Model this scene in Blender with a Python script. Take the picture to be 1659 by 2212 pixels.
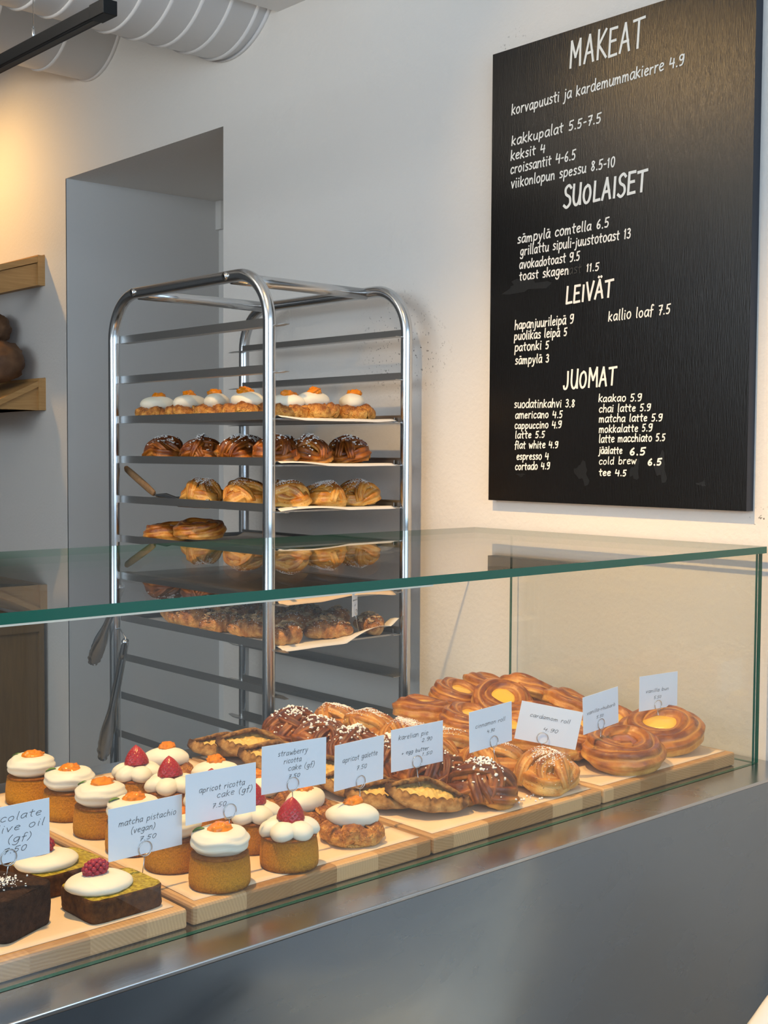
import bpy, math, random
from mathutils import Vector, Matrix, noise
from mathutils.bvhtree import BVHTree
import numpy as np
for o in list(bpy.data.objects): bpy.data.objects.remove(o)
C = bpy.context.scene.collection
SC = bpy.context.scene
PI = math.pi
R = math.radians
random.seed(7)

# ------------------------------------------------------------------ camera
FPX, PITCH, YAW, ROLL = 2677.94, R(2.7497), R(47.8413), R(0.3395)
EYE = Vector((0, 0, 1.55))
fw = Vector((math.cos(YAW)*math.cos(PITCH), math.sin(YAW)*math.cos(PITCH), -math.sin(PITCH)))
rt = Vector((math.sin(YAW), -math.cos(YAW), 0))
up = rt.cross(fw)
rt, up = math.cos(ROLL)*rt+math.sin(ROLL)*up, -math.sin(ROLL)*rt+math.cos(ROLL)*up
cd = bpy.data.cameras.new('camera'); cam = bpy.data.objects.new('camera', cd); C.objects.link(cam)
cam.matrix_world = Matrix(((rt.x, up.x, -fw.x, EYE.x), (rt.y, up.y, -fw.y, EYE.y), (rt.z, up.z, -fw.z, EYE.z), (0, 0, 0, 1)))
cd.sensor_fit = 'HORIZONTAL'; cd.sensor_width = 36; cd.lens = FPX*36/1659; cd.clip_start = .02
SC.camera = cam

def at(px, py, axis, val):
    """world point where the sight line of a photo pixel meets the real surface axis = val"""
    d = fw + rt*((px-829.5)/FPX) + up*((1106-py)/FPX)
    k = 'xyz'.index(axis); t = (val-EYE[k])/d[k]
    return EYE + d*t

# ------------------------------------------------------------------ light
SC.view_settings.view_transform = 'Standard'; SC.view_settings.look = 'None'
SC.view_settings.exposure = 0.0; SC.view_settings.gamma = 1.0; SC.view_settings.use_curve_mapping = False
w = bpy.data.worlds.new('world'); SC.world = w; w.use_nodes = True
w.node_tree.nodes['Background'].inputs[0].default_value = (.62, .72, .9, 1)
w.node_tree.nodes['Background'].inputs[1].default_value = .25

def area(name, loc, target, sx, sy, power, col):
    l = bpy.data.lights.new(name, 'AREA'); l.shape = 'RECTANGLE'; l.size = sx; l.size_y = sy; l.energy = power; l.color = col
    o = bpy.data.objects.new(name, l); C.objects.link(o); o.location = loc
    o.rotation_euler = (Vector(target)-Vector(loc)).to_track_quat('-Z', 'Y').to_euler(); return o
def spot(name, loc, target, size, blend, power, col, rad=.03):
    l = bpy.data.lights.new(name, 'SPOT'); l.spot_size = R(size); l.spot_blend = blend; l.energy = power; l.color = col; l.shadow_soft_size = rad
    o = bpy.data.objects.new(name, l); C.objects.link(o); o.location = loc
    o.rotation_euler = (Vector(target)-Vector(loc)).to_track_quat('-Z', 'Y').to_euler(); return o
WARM = (1, .61, .22)
area('window_daylight', (.3, -1.74, 2.05), (.5, 1.5, 1.6), 4.2, 1.6, 84, (.58, .78, 1))
area('side_cool_fill', (-3.05, 2.0, 2.5), (2, 2.2, 1.9), 4.0, 1.3, 80, (.80, .91, 1))  # added cool fill for the walls; the left wall has no window
spot('ceiling_bounce_fill', (.1, 2.7, 2.55), (.5, 2.9, 3.35), 150, 1, 96, (1, .91, .78), .1)  # added unseen fill, bounced off the ceiling to brighten the upper walls
spot('case_spotlight', (.8, 1.5, 2.87), (1.34, 1.64, 1.0), 92, .8, 185, WARM)
spot('board_spotlight', (.95, 2.24, 2.76), (2.16, 1.60, 2.12), 54, .7, 13, WARM)
spot('case_end_spotlight', (1.70, 1.66, 2.82), (1.64, 1.56, .98), 46, .8, 52, WARM)
spot('shelf_spotlight', (1.55, 4.75, 2.80), (2.18, 4.60, 2.30), 120, 1, 30, (1, .58, .18))

# ------------------------------------------------------------------ mesh helpers
class MB:
    def __init__(s): s.v = []; s.f = []; s.m = []; s.a = {}
    def add(s, V, F, mat=0, xf=None, **attrs):
        b = len(s.v)
        if xf is not None: V = [xf @ Vector(p) for p in V]
        s.v += [tuple(p) for p in V]
        for f in F: s.f.append(tuple(i+b for i in f)); s.m.append(mat)
        for k, vals in attrs.items():
            l = s.a.setdefault(k, []); l += [0.0]*(b-len(l)); l += list(vals)
        return s
    def box(s, a, b, mat=0, xf=None, bev=0):
        (x0, y0, z0), (x1, y1, z1) = a, b
        x0, x1 = sorted((x0, x1)); y0, y1 = sorted((y0, y1)); z0, z1 = sorted((z0, z1))
        V = [(x0,y0,z0),(x1,y0,z0),(x1,y1,z0),(x0,y1,z0),(x0,y0,z1),(x1,y0,z1),(x1,y1,z1),(x0,y1,z1)]
        F = [(0,3,2,1),(4,5,6,7),(0,1,5,4),(1,2,6,5),(2,3,7,6),(3,0,4,7)]
        return s.add(V, F, mat, xf)
    def prism(s, poly, axis, a, b, mat=0):
        n = len(poly); V = []
        for t in (a, b):
            for p, q in poly:
                V.append({'x': (t, p, q), 'y': (p, t, q), 'z': (p, q, t)}[axis])
        F = [tuple(range(n)), tuple(range(2*n-1, n-1, -1))]+[(i, i+n, (i+1) % n+n, (i+1) % n) for i in range(n)]
        return s.add(V, F, mat)
    def tube(s, pts, r, seg=12, mat=0, closed=False, caps=True, ridge=(0, 0), twist=0, flat=1.0, fn=None, up0=None):
        pts = [Vector(p) for p in pts]; n = len(pts)
        rr = r if callable(r) else (lambda t: r)
        T = []
        for i in range(n):
            a = pts[(i-1) % n] if (closed or i > 0) else pts[i]; b = pts[(i+1) % n] if (closed or i < n-1) else pts[i]
            T.append((b-a).normalized())
        u = Vector(up0) if up0 else (Vector((0, 0, 1)) if abs(T[0].z) < .9 else Vector((1, 0, 0)))
        V = []; bk = []; fl = []
        for i in range(n):
            u = (u-T[i]*u.dot(T[i]))
            u = u.normalized() if u.length > 1e-6 else T[i].orthogonal().normalized()
            w_ = T[i].cross(u); t = i/(n if closed else max(1, n-1)); r0 = rr(t)
            for j in range(seg):
                ph = 2*PI*j/seg; g = ph*ridge[0]+twist*2*PI*t
                q = r0*(1+ridge[1]*(1-2*abs(math.sin(g/2))**1.5*.9)+.22*ridge[1]*math.cos(3*g+1)) if ridge[0] else r0
                d = u*math.cos(ph)+w_*math.sin(ph)*flat
                V.append(pts[i]+d*q); bk.append(max(0., min(1., .5+.5*d.z)))
                fl.append(max(0, -math.cos(g))**4 if ridge[0] else 0.0)
        F = []
        m = n if closed else n-1
        for i in range(m):
            for j in range(seg):
                a = i*seg+j; b = i*seg+(j+1) % seg; c = ((i+1) % n)*seg+(j+1) % seg; d = ((i+1) % n)*seg+j
                F.append((a, b, c, d))
        if caps and not closed: F += [tuple(range(seg-1, -1, -1)), tuple(range((n-1)*seg, n*seg))]
        if fn: V = [fn(p) for p in V]
        return s.add(V, F, mat, bake=bk, fill=fl)
    def lathe(s, prof, seg=32, mat=0, xf=None, fn=None, capb=True, capt=True):
        V = []; n = len(prof)
        for i, (r, z) in enumerate(prof):
            for j in range(seg):
                t = 2*PI*j/seg; p = Vector((r*math.cos(t), r*math.sin(t), z))
                V.append(fn(p, t, i/(n-1)) if fn else p)
        F = [(i*seg+j, i*seg+(j+1) % seg, (i+1)*seg+(j+1) % seg, (i+1)*seg+j) for i in range(n-1) for j in range(seg)]
        if capb: F.append(tuple(range(seg-1, -1, -1)))
        if capt: F.append(tuple(range((n-1)*seg, n*seg)))
        return s.add(V, F, mat, xf)
    def blob(s, rx, ry, rz, c=(0, 0, 0), nu=28, nv=16, mat=0, xf=None, fn=None, flatb=None, power=1.0):
        V = []; bk = []
        for i in range(nv+1):
            th = PI*i/nv; th = min(max(th, .02), PI-.02)
            for j in range(nu):
                ph = 2*PI*j/nu
                d = Vector((math.sin(th)*math.cos(ph), math.sin(th)*math.sin(ph), math.cos(th)))
                sc = fn(d) if fn else 1.0
                z = d.z*rz*sc
                if flatb is not None and z < flatb: z = flatb+(z-flatb)*.08
                V.append(Vector((d.x*rx*sc+c[0], d.y*ry*sc+c[1], z+c[2]))); bk.append(.5+.5*d.z)
        F = [(i*nu+(j+1) % nu, i*nu+j, (i+1)*nu+j, (i+1)*nu+(j+1) % nu) for i in range(nv) for j in range(nu)]
        F += [tuple(range(nu)), tuple(range((nv+1)*nu-1, nv*nu-1, -1))]
        return s.add(V, F, mat, xf, bake=bk)
    def grid(s, fn, nu, nv, mat=0, closed_u=False, xf=None):
        V = [fn(i/nu, j/nv) for j in range(nv+1) for i in range(nu+1)]
        F = [(j*(nu+1)+i, j*(nu+1)+i+1, (j+1)*(nu+1)+i+1, (j+1)*(nu+1)+i) for j in range(nv) for i in range(nu)]
        return s.add(V, F, mat, xf)
    def build(s, name, mats, parent=None, smooth=True, bevel=0, org=None):
        me = bpy.data.meshes.new(name)
        V = s.v if org is None else [tuple(Vector(p)-Vector(org)) for p in s.v]
        me.from_pydata(V, [], s.f); me.validate(clean_customdata=False)
        if not isinstance(mats, (list, tuple)): mats = [mats]
        for m in mats: me.materials.append(m)
        if len(me.polygons) == len(s.m): me.polygons.foreach_set('material_index', s.m)
        if smooth: me.polygons.foreach_set('use_smooth', [True]*len(me.polygons))
        for k, l in s.a.items():
            l = l+[0.0]*(len(s.v)-len(l)); at_ = me.attributes.new(k, 'FLOAT', 'POINT'); at_.data.foreach_set('value', l)
        me.update()
        o = bpy.data.objects.new(name, me); C.objects.link(o)
        if parent is not None: o.parent = parent
        elif org is not None: o.location = org
        if bevel:
            b = o.modifiers.new('bevel', 'BEVEL'); b.width = bevel; b.segments = 2; b.limit_method = 'ANGLE'; b.angle_limit = R(40)
        return o
    def bvh(s): return BVHTree.FromPolygons([Vector(p) for p in s.v], s.f)

def nz(p, s, o=0): return noise.noise(Vector((p[0]*s+o, p[1]*s+o*1.7, p[2]*s-o)))
def thing(name, label, cat, loc=(0, 0, 0), rotz=0, group=None):
    o = bpy.data.objects.new(name, None); C.objects.link(o); o.empty_display_size = .02
    o.location = loc; o.rotation_euler = (0, 0, rotz); tag(o, label, cat, group); return o
def tag(o, label, cat, group=None):
    o['label'] = label; o['category'] = cat
    if group: o['group'] = group
    return o
def struct(o): o['kind'] = 'structure'; return o
def copy_tree(o, parent=None):
    c = o.copy(); C.objects.link(c)
    if parent is not None: c.parent = parent
    for ch in list(o.children): copy_tree(ch, c)
    return c
used = set()
def place(proto, loc, rot, label, group, scale=1.0):
    """the first time moves the prototype itself, then copies it with its parts"""
    if proto.name in used: o = copy_tree(proto)
    else: o = proto; used.add(proto.name)
    o.location = loc; o.rotation_euler = rot if isinstance(rot, (tuple, list)) else (0, 0, rot)
    o.scale = (scale,)*3; o['label'] = label; o['group'] = group
    return o

# ------------------------------------------------------------------ materials
def mat(name, col, rough=.5, metal=0, bump=None, noise_col=None, coat=0, sub=0, spec=.5, setup=None, emit=None):
    """bump=(scale, strength, stretch)  noise_col=(scale, second colour, contrast, stretch)"""
    m = bpy.data.materials.new(name); m.use_nodes = True; N = m.node_tree.nodes; L = m.node_tree.links
    b = N['Principled BSDF']; b.inputs['Base Color'].default_value = (*col, 1); b.inputs['Roughness'].default_value = rough
    b.inputs['Metallic'].default_value = metal; b.inputs['Specular IOR Level'].default_value = spec
    if coat: b.inputs['Coat Weight'].default_value = coat; b.inputs['Coat Roughness'].default_value = .12
    if sub: b.inputs['Subsurface Weight'].default_value = sub; b.inputs['Subsurface Radius'].default_value = (.008, .005, .003); b.inputs['Subsurface Scale'].default_value = .6
    tc = N.new('ShaderNodeTexCoord')
    def coords(st):
        mp = N.new('ShaderNodeMapping'); mp.inputs['Scale'].default_value = st; L.new(tc.outputs['Object'], mp.inputs[0]); return mp.outputs[0]
    if noise_col:
        sc, c2, con, st = (list(noise_col)+[(1, 1, 1)])[:4]
        n = N.new('ShaderNodeTexNoise'); n.inputs['Scale'].default_value = sc; n.inputs['Detail'].default_value = 6; L.new(coords(st), n.inputs['Vector'])
        rp = N.new('ShaderNodeValToRGB'); rp.color_ramp.elements[0].position = .5-.5*con; rp.color_ramp.elements[1].position = .5+.5*con
        rp.color_ramp.elements[0].color = (*col, 1); rp.color_ramp.elements[1].color = (*c2, 1)
        L.new(n.outputs['Fac'], rp.inputs[0]); L.new(rp.outputs[0], b.inputs['Base Color'])
    if bump:
        sc, stg, st = (list(bump)+[(1, 1, 1)])[:3]
        n = N.new('ShaderNodeTexNoise'); n.inputs['Scale'].default_value = sc; n.inputs['Detail'].default_value = 5; L.new(coords(st), n.inputs['Vector'])
        bp = N.new('ShaderNodeBump'); bp.inputs['Strength'].default_value = stg; bp.inputs['Distance'].default_value = .002
        L.new(n.outputs['Fac'], bp.inputs['Height']); L.new(bp.outputs[0], b.inputs['Normal'])
    if setup: setup(m, N, L, b, tc)
    return m

def dough(name, pale, mid, dark, fillc, nsc=34, coat=.5, rough=.36, bump=(230, .55), shift=0.0, speck=None, crumbly=0):
    m = mat(name, mid, rough, coat=coat*.6, bump=bump, spec=.3)
    N = m.node_tree.nodes; L = m.node_tree.links; b = N['Principled BSDF']
    tn = N.new('ShaderNodeTexNoise'); tn.inputs['Scale'].default_value = 420; tn.inputs['Detail'].default_value = 3; tq = N.new('ShaderNodeTexCoord'); L.new(tq.outputs['Object'], tn.inputs['Vector'])
    tb = N.new('ShaderNodeBump'); tb.inputs['Strength'].default_value = .5; tb.inputs['Distance'].default_value = .0012; L.new(tn.outputs['Fac'], tb.inputs['Height']); L.new(tb.outputs[0], b.inputs['Coat Normal'])
    a = N.new('ShaderNodeAttribute'); a.attribute_name = 'bake'; f = N.new('ShaderNodeAttribute'); f.attribute_name = 'fill'
    tc = N.new('ShaderNodeTexCoord'); n = N.new('ShaderNodeTexNoise'); n.inputs['Scale'].default_value = nsc; n.inputs['Detail'].default_value = 5
    L.new(tc.outputs['Object'], n.inputs['Vector'])
    ma = N.new('ShaderNodeMath'); ma.operation = 'MULTIPLY_ADD'; ma.inputs[1].default_value = 1.5; L.new(n.outputs['Fac'], ma.inputs[0])
    mb = N.new('ShaderNodeMath'); mb.operation = 'MULTIPLY_ADD'; mb.inputs[1].default_value = .75; mb.inputs[2].default_value = -.72+shift
    L.new(a.outputs['Fac'], mb.inputs[0]); L.new(mb.outputs[0], ma.inputs[2])
    rp = N.new('ShaderNodeValToRGB'); e = rp.color_ramp.elements
    e[0].position = .08; e[0].color = (*pale, 1); e[1].position = .85; e[1].color = (*dark, 1); k = e.new(.45); k.color = (*mid, 1)
    L.new(ma.outputs[0], rp.inputs[0])
    mx = N.new('ShaderNodeMix'); mx.data_type = 'RGBA'; mx.inputs['B'].default_value = (*fillc, 1)
    fm = N.new('ShaderNodeMath'); fm.operation = 'MULTIPLY'; L.new(f.outputs['Fac'], fm.inputs[0]); L.new(n.outputs['Fac'], fm.inputs[1])
    fm2 = N.new('ShaderNodeMath'); fm2.operation = 'MULTIPLY'; fm2.inputs[1].default_value = 1.5; fm2.use_clamp = True; L.new(fm.outputs[0], fm2.inputs[0])
    L.new(fm2.outputs[0], mx.inputs['Factor']); L.new(rp.outputs[0], mx.inputs['A']); L.new(mx.outputs['Result'], b.inputs['Base Color'])
    if crumbly:
        v = N.new('ShaderNodeTexVoronoi'); v.inputs['Scale'].default_value = crumbly; L.new(tc.outputs['Object'], v.inputs['Vector'])
        bp = N.new('ShaderNodeBump'); bp.inputs['Strength'].default_value = .9; bp.inputs['Distance'].default_value = .0016; bp.invert = True
        L.new(v.outputs['Distance'], bp.inputs['Height']); L.new(bp.outputs[0], [x for x in N if x.type == 'BUMP' and x not in (bp, tb)][0].inputs['Normal'])
    if speck:
        v = N.new('ShaderNodeTexVoronoi'); v.inputs['Scale'].default_value = 220; L.new(tc.outputs['Object'], v.inputs['Vector'])
        lt = N.new('ShaderNodeMath'); lt.operation = 'LESS_THAN'; lt.inputs[1].default_value = .16; L.new(v.outputs['Distance'], lt.inputs[0])
        gt = N.new('ShaderNodeMath'); gt.operation = 'GREATER_THAN'; gt.inputs[1].default_value = .55; L.new(v.outputs['Color'], gt.inputs[0])
        mu = N.new('ShaderNodeMath'); mu.operation = 'MULTIPLY'; L.new(lt.outputs[0], mu.inputs[0]); L.new(gt.outputs[0], mu.inputs[1])
        m2 = N.new('ShaderNodeMix'); m2.data_type = 'RGBA'; m2.inputs['B'].default_value = (.03, .018, .01, 1)
        L.new(mu.outputs[0], m2.inputs['Factor']); L.new(mx.outputs['Result'], m2.inputs['A']); L.new(m2.outputs['Result'], b.inputs['Base Color'])
    return m

def glass(name, tint, f0=.04, strength=1.0):
    m = bpy.data.materials.new(name); m.use_nodes = True; N = m.node_tree.nodes; L = m.node_tree.links
    N.remove(N['Principled BSDF']); out = N['Material Output']
    g = N.new('ShaderNodeNewGeometry'); d = N.new('ShaderNodeVectorMath'); d.operation = 'DOT_PRODUCT'
    L.new(g.outputs['Incoming'], d.inputs[0]); L.new(g.outputs['Normal'], d.inputs[1])
    ab = N.new('ShaderNodeMath'); ab.operation = 'ABSOLUTE'; L.new(d.outputs['Value'], ab.inputs[0])
    om = N.new('ShaderNodeMath'); om.operation = 'SUBTRACT'; om.inputs[0].default_value = 1; om.use_clamp = True; L.new(ab.outputs[0], om.inputs[1])
    pw = N.new('ShaderNodeMath'); pw.operation = 'POWER'; pw.inputs[1].default_value = 5; L.new(om.outputs[0], pw.inputs[0])
    fr = N.new('ShaderNodeMath'); fr.operation = 'MULTIPLY_ADD'; fr.inputs[1].default_value = (1-f0)*strength; fr.inputs[2].default_value = f0; L.new(pw.outputs[0], fr.inputs[0])
    t = N.new('ShaderNodeBsdfTransparent'); t.inputs[0].default_value = (*tint, 1)
    gl = N.new('ShaderNodeBsdfGlossy'); gl.inputs['Roughness'].default_value = .004
    mx = N.new('ShaderNodeMixShader'); L.new(fr.outputs[0], mx.inputs[0]); L.new(t.outputs[0], mx.inputs[1]); L.new(gl.outputs[0], mx.inputs[2]); L.new(mx.outputs[0], out.inputs[0])
    return m

def plaster_setup(m, N, L, b, tc):
    # pale painted plaster with a few black scuff specks in two worn patches
    g = N.new('ShaderNodeTexNoise'); g.inputs['Scale'].default_value = 130; g.inputs['Detail'].default_value = 2; L.new(tc.outputs['Object'], g.inputs['Vector'])
    th = N.new('ShaderNodeMath'); th.operation = 'GREATER_THAN'; th.inputs[1].default_value = .66; L.new(g.outputs['Fac'], th.inputs[0])
    tot = None
    for c, r in (((2.18, 2.36, 1.83), .17), ((2.18, 2.27, 1.80), .12), ((2.18, 1.97, 2.49), .05), ((2.18, 1.30, 1.42), .04)):
        d = N.new('ShaderNodeVectorMath'); d.operation = 'DISTANCE'; d.inputs[1].default_value = c; L.new(tc.outputs['Object'], d.inputs[0])
        k = N.new('ShaderNodeMapRange'); k.inputs[1].default_value = 0; k.inputs[2].default_value = r; k.inputs[3].default_value = 1; k.inputs[4].default_value = 0; L.new(d.outputs['Value'], k.inputs[0])
        if tot is None: tot = k.outputs[0]
        else:
            mxm = N.new('ShaderNodeMath'); mxm.operation = 'MAXIMUM'; L.new(tot, mxm.inputs[0]); L.new(k.outputs[0], mxm.inputs[1]); tot = mxm.outputs[0]
    mu = N.new('ShaderNodeMath'); mu.operation = 'MULTIPLY'; L.new(tot, mu.inputs[0]); L.new(th.outputs[0], mu.inputs[1])
    mx = N.new('ShaderNodeMix'); mx.data_type = 'RGBA'; mx.inputs['A'].default_value = b.inputs['Base Color'].default_value[:]; mx.inputs['B'].default_value = (.12, .11, .1, 1)
    L.new(mu.outputs[0], mx.inputs['Factor']); L.new(mx.outputs['Result'], b.inputs['Base Color'])
def smudge_setup(m, N, L, b, tc):
    n = N.new('ShaderNodeTexNoise'); n.inputs['Scale'].default_value = 3.5; n.inputs['Detail'].default_value = 7; n.inputs['Distortion'].default_value = 1.2
    mp = N.new('ShaderNodeMapping'); mp.inputs['Scale'].default_value = (1, 1, 2.2); mp.inputs['Rotation'].default_value = (0, .5, 0); L.new(tc.outputs['Object'], mp.inputs[0]); L.new(mp.outputs[0], n.inputs['Vector'])
    k = N.new('ShaderNodeMapRange'); k.inputs[1].default_value = .3; k.inputs[2].default_value = .75; k.inputs[3].default_value = .15; k.inputs[4].default_value = .36
    L.new(n.outputs['Fac'], k.inputs[0]); L.new(k.outputs[0], b.inputs['Roughness'])
def board_setup(m, N, L, b, tc):
    # glued beech staves: every 0.1 m another tone, plus fine grain
    sp = N.new('ShaderNodeSeparateXYZ'); L.new(tc.outputs['Object'], sp.inputs[0])
    oi = N.new('ShaderNodeObjectInfo')
    ad = N.new('ShaderNodeMath'); ad.operation = 'ADD'; L.new(sp.outputs['X'], ad.inputs[0]); L.new(oi.outputs['Random'], ad.inputs[1])
    ml = N.new('ShaderNodeMath'); ml.operation = 'MULTIPLY'; ml.inputs[1].default_value = 13; L.new(ad.outputs[0], ml.inputs[0])
    fl = N.new('ShaderNodeMath'); fl.operation = 'FLOOR'; L.new(ml.outputs[0], fl.inputs[0])
    wn = N.new('ShaderNodeTexWhiteNoise'); wn.noise_dimensions = '1D'; L.new(fl.outputs[0], wn.inputs['W'])
    wv = N.new('ShaderNodeTexWave'); wv.inputs['Scale'].default_value = 70; wv.inputs['Distortion'].default_value = 2.5; wv.inputs['Detail Scale'].default_value = 1.3
    rv = N.new('ShaderNodeMapping'); L.new(tc.outputs['Object'], rv.inputs[0])
    cx = N.new('ShaderNodeCombineXYZ'); L.new(wn.outputs['Value'], cx.inputs['Y'])
    va = N.new('ShaderNodeVectorMath'); va.operation = 'SCALE'; va.inputs['Scale'].default_value = 2.2; L.new(cx.outputs[0], va.inputs[0]); L.new(va.outputs[0], rv.inputs['Rotation'])
    L.new(rv.outputs[0], wv.inputs['Vector'])
    mm = N.new('ShaderNodeMath'); mm.operation = 'MULTIPLY_ADD'; mm.inputs[1].default_value = .22; L.new(wv.outputs['Fac'], mm.inputs[0]); L.new(wn.outputs['Value'], mm.inputs[2])
    rp = N.new('ShaderNodeValToRGB'); e = rp.color_ramp.elements
    e[0].color = (.58, .36, .17, 1); e[1].color = (.32, .165, .058, 1); e[0].position = .1; e[1].position = 1.2 if False else 1.0
    L.new(mm.outputs[0], rp.inputs[0]); L.new(rp.outputs[0], b.inputs['Base Color'])

M = {}
M['wall'] = mat('plaster', (.74, .71, .67), .85, bump=(85, .6), setup=plaster_setup)
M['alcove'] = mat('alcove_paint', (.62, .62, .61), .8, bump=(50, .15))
M['dark_wall'] = mat('dark_painted_wall', (.20, .19, .18), .8)
M['ceiling'] = mat('ceiling_paint', (.78, .77, .75), .85)
M['floor'] = mat('concrete_floor', (.12, .11, .10), .5, noise_col=(3, (.16, .15, .14), .6))
M['white'] = mat('white_paint', (.76, .75, .73), .5)
M['duct'] = mat('duct_paint', (.74, .73, .72), .45, bump=(30, .1))
M['black'] = mat('black_metal', (.005, .005, .0055), .4, spec=.25)
M['slot'] = mat('track_slot', (.05, .048, .045), .5)
M['board'] = mat('chalkboard_paint', (.0045, .0040, .0036), .235, bump=(60, .22, (.6, 9, .6)), spec=.48)
M['board_edge'] = mat('board_edge_sheen', (.012, .018, .03), .5)  # navy is daylight reflected on the black edge, put into its colour
M['chalk'] = mat('chalk_marker', (.86, .85, .80), .9)
M['faint'] = mat('faint_chalk', (.045, .045, .043), .9)
M['smear'] = mat('wiped_chalk', (.0072, .0074, .0078), .32, bump=(60, .22, (.6, 9, .6)), spec=.55)
M['tube'] = mat('steel_tube', (.62, .63, .64), .2, 1)
M['rail'] = mat('steel_rail', (.50, .49, .47), .36, 1)
M['tray'] = mat('baking_tray', (.42, .42, .42), .4, 1)
M['steel'] = mat('brushed_steel', (.50, .51, .52), .3, 1, bump=(40, .04, (.3, 8, 8)), setup=smudge_setup)
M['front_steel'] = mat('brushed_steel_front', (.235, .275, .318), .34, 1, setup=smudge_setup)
M['glass'] = glass('clear_glass', (.985, .994, .990))
M['glass_edge'] = mat('green_glass_edge', (.004, .10, .062), .12, spec=.6)
M['lip_glint'] = mat('arris_highlight', (.66, .60, .48), .4)  # pale tone paints in the lamp light caught by the glass edge
M['beech'] = mat('beech_board', (.6, .4, .2), .5, setup=board_setup)
M['pine'] = mat('pine_shelf', (.56, .32, .12), .55, noise_col=(9, (.42, .22, .07), .5, (1, 1, 14)))
M['cab'] = mat('veneer_cabinet', (.22, .13, .05), .55, noise_col=(9, (.16, .09, .035), .6, (12, 12, 1)))
M['paper'] = mat('baking_paper', (.72, .54, .36), .75, bump=(18, .25))
M['white_paper'] = mat('tray_paper', (.76, .72, .66), .8, bump=(18, .25))
M['card'] = mat('white_card', (.76, .81, .88), .7)
M['ink'] = mat('black_pen', (.02, .02, .022), .6)
M['wire'] = mat('wire', (.60, .60, .60), .25, 1)
def bake_setup(m, N, L, b, tc):
    # golden sponge, browned along its lower and upper edge
    sp = N.new('ShaderNodeSeparateXYZ'); L.new(tc.outputs['Object'], sp.inputs[0])
    n = N.new('ShaderNodeTexNoise'); n.inputs['Scale'].default_value = 150; n.inputs['Detail'].default_value = 6; L.new(tc.outputs['Object'], n.inputs['Vector'])
    a = N.new('ShaderNodeMath'); a.operation = 'MULTIPLY_ADD'; a.inputs[1].default_value = .020; L.new(n.outputs['Fac'], a.inputs[0]); L.new(sp.outputs['Z'], a.inputs[2])
    k = N.new('ShaderNodeMapRange'); k.inputs[1].default_value = .008; k.inputs[2].default_value = .056; L.new(a.outputs[0], k.inputs[0])
    rp = N.new('ShaderNodeValToRGB'); e = rp.color_ramp.elements; e[0].color = (.20, .065, .006, 1); e[1].color = (.30, .095, .010, 1)
    for p_, c_ in ((.13, (.40, .165, .008)), (.30, (.62, .265, .016)), (.62, (.60, .24, .014)), (.85, (.44, .17, .010))): q = e.new(p_); q.color = (*c_, 1)
    L.new(k.outputs[0], rp.inputs[0])
    n2 = N.new('ShaderNodeTexNoise'); n2.inputs['Scale'].default_value = 650; n2.inputs['Detail'].default_value = 3; L.new(tc.outputs['Object'], n2.inputs['Vector'])
    k2 = N.new('ShaderNodeMapRange'); k2.inputs[1].default_value = .35; k2.inputs[2].default_value = .6; k2.inputs[3].default_value = .72; k2.inputs[4].default_value = 1.05; L.new(n2.outputs['Fac'], k2.inputs[0])
    mx = N.new('ShaderNodeMix'); mx.data_type = 'RGBA'; mx.blend_type = 'MULTIPLY'; mx.inputs['Factor'].default_value = 1
    L.new(rp.outputs[0], mx.inputs['A']); L.new(k2.outputs[0], mx.inputs['B']); L.new(mx.outputs['Result'], b.inputs['Base Color'])
M['cake'] = mat('ricotta_sponge', (.56, .27, .025), .8, bump=(320, 1.2), spec=.15, setup=bake_setup)
M['cake_crust'] = mat('ricotta_crust', (.34, .115, .012), .7, bump=(320, 1.2), noise_col=(160, (.20, .055, .007), .4), spec=.15)
M['cream'] = mat('whipped_cream', (.76, .71, .58), .5, sub=.12, bump=(60, .1), spec=.3)
M['jam'] = mat('apricot_jam', (.62, .16, .001), .16, coat=.25, spec=.25, noise_col=(60, (.74, .24, .003), .5))
M['leaf'] = mat('mint_leaf', (.10, .20, .025), .5, noise_col=(80, (.06, .13, .012), .5))
M['strawberry'] = mat('strawberry_flesh', (.40, .008, .010), .28, coat=.35, spec=.35, noise_col=(40, (.26, .004, .008), .4))
M['seed'] = mat('strawberry_seed', (.62, .30, .06), .5)
M['raspberry'] = mat('raspberry_flesh', (.36, .010, .026), .35, coat=.25, spec=.3, noise_col=(120, (.24, .005, .02), .5))
M['matcha'] = mat('matcha_crumb', (.54, .42, .05), .9, bump=(340, 1.6), noise_col=(260, (.26, .18, .014), .30), spec=.15)
M['matcha_crust'] = mat('brown_crust', (.14, .055, .014), .8, bump=(240, 1.4), noise_col=(110, (.05, .018, .006), .4), spec=.2)
M['choc'] = mat('chocolate_sponge', (.022, .011, .007), .9, bump=(260, 1.6), noise_col=(150, (.055, .026, .014), .4), spec=.2)
M['sugar'] = mat('sugar', (.86, .84, .80), .6)
M['galette'] = dough('galette_crust', (.72, .40, .10), (.50, .20, .035), (.22, .065, .012), (.3, .1, .02), nsc=110, coat=.2, rough=.5, bump=(300, 1.3), crumbly=330)
M['filling'] = mat('apricot_filling', (.62, .22, .02), .4, bump=(90, .5))
M['rye'] = dough('rye_crust', (.44, .26, .09), (.27, .13, .035), (.07, .028, .010), (.05, .022, .01), nsc=80, coat=0, rough=.85, bump=(200, 1.3))
M['rice'] = mat('rice_porridge', (.72, .50, .15), .55, bump=(120, 1.0), noise_col=(26, (.55, .30, .06), .5))
M['cinn'] = dough('cinnamon_dough', (.66, .31, .05), (.38, .115, .012), (.13, .030, .004), (.07, .018, .004), coat=.45, rough=.35, shift=.10)
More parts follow.
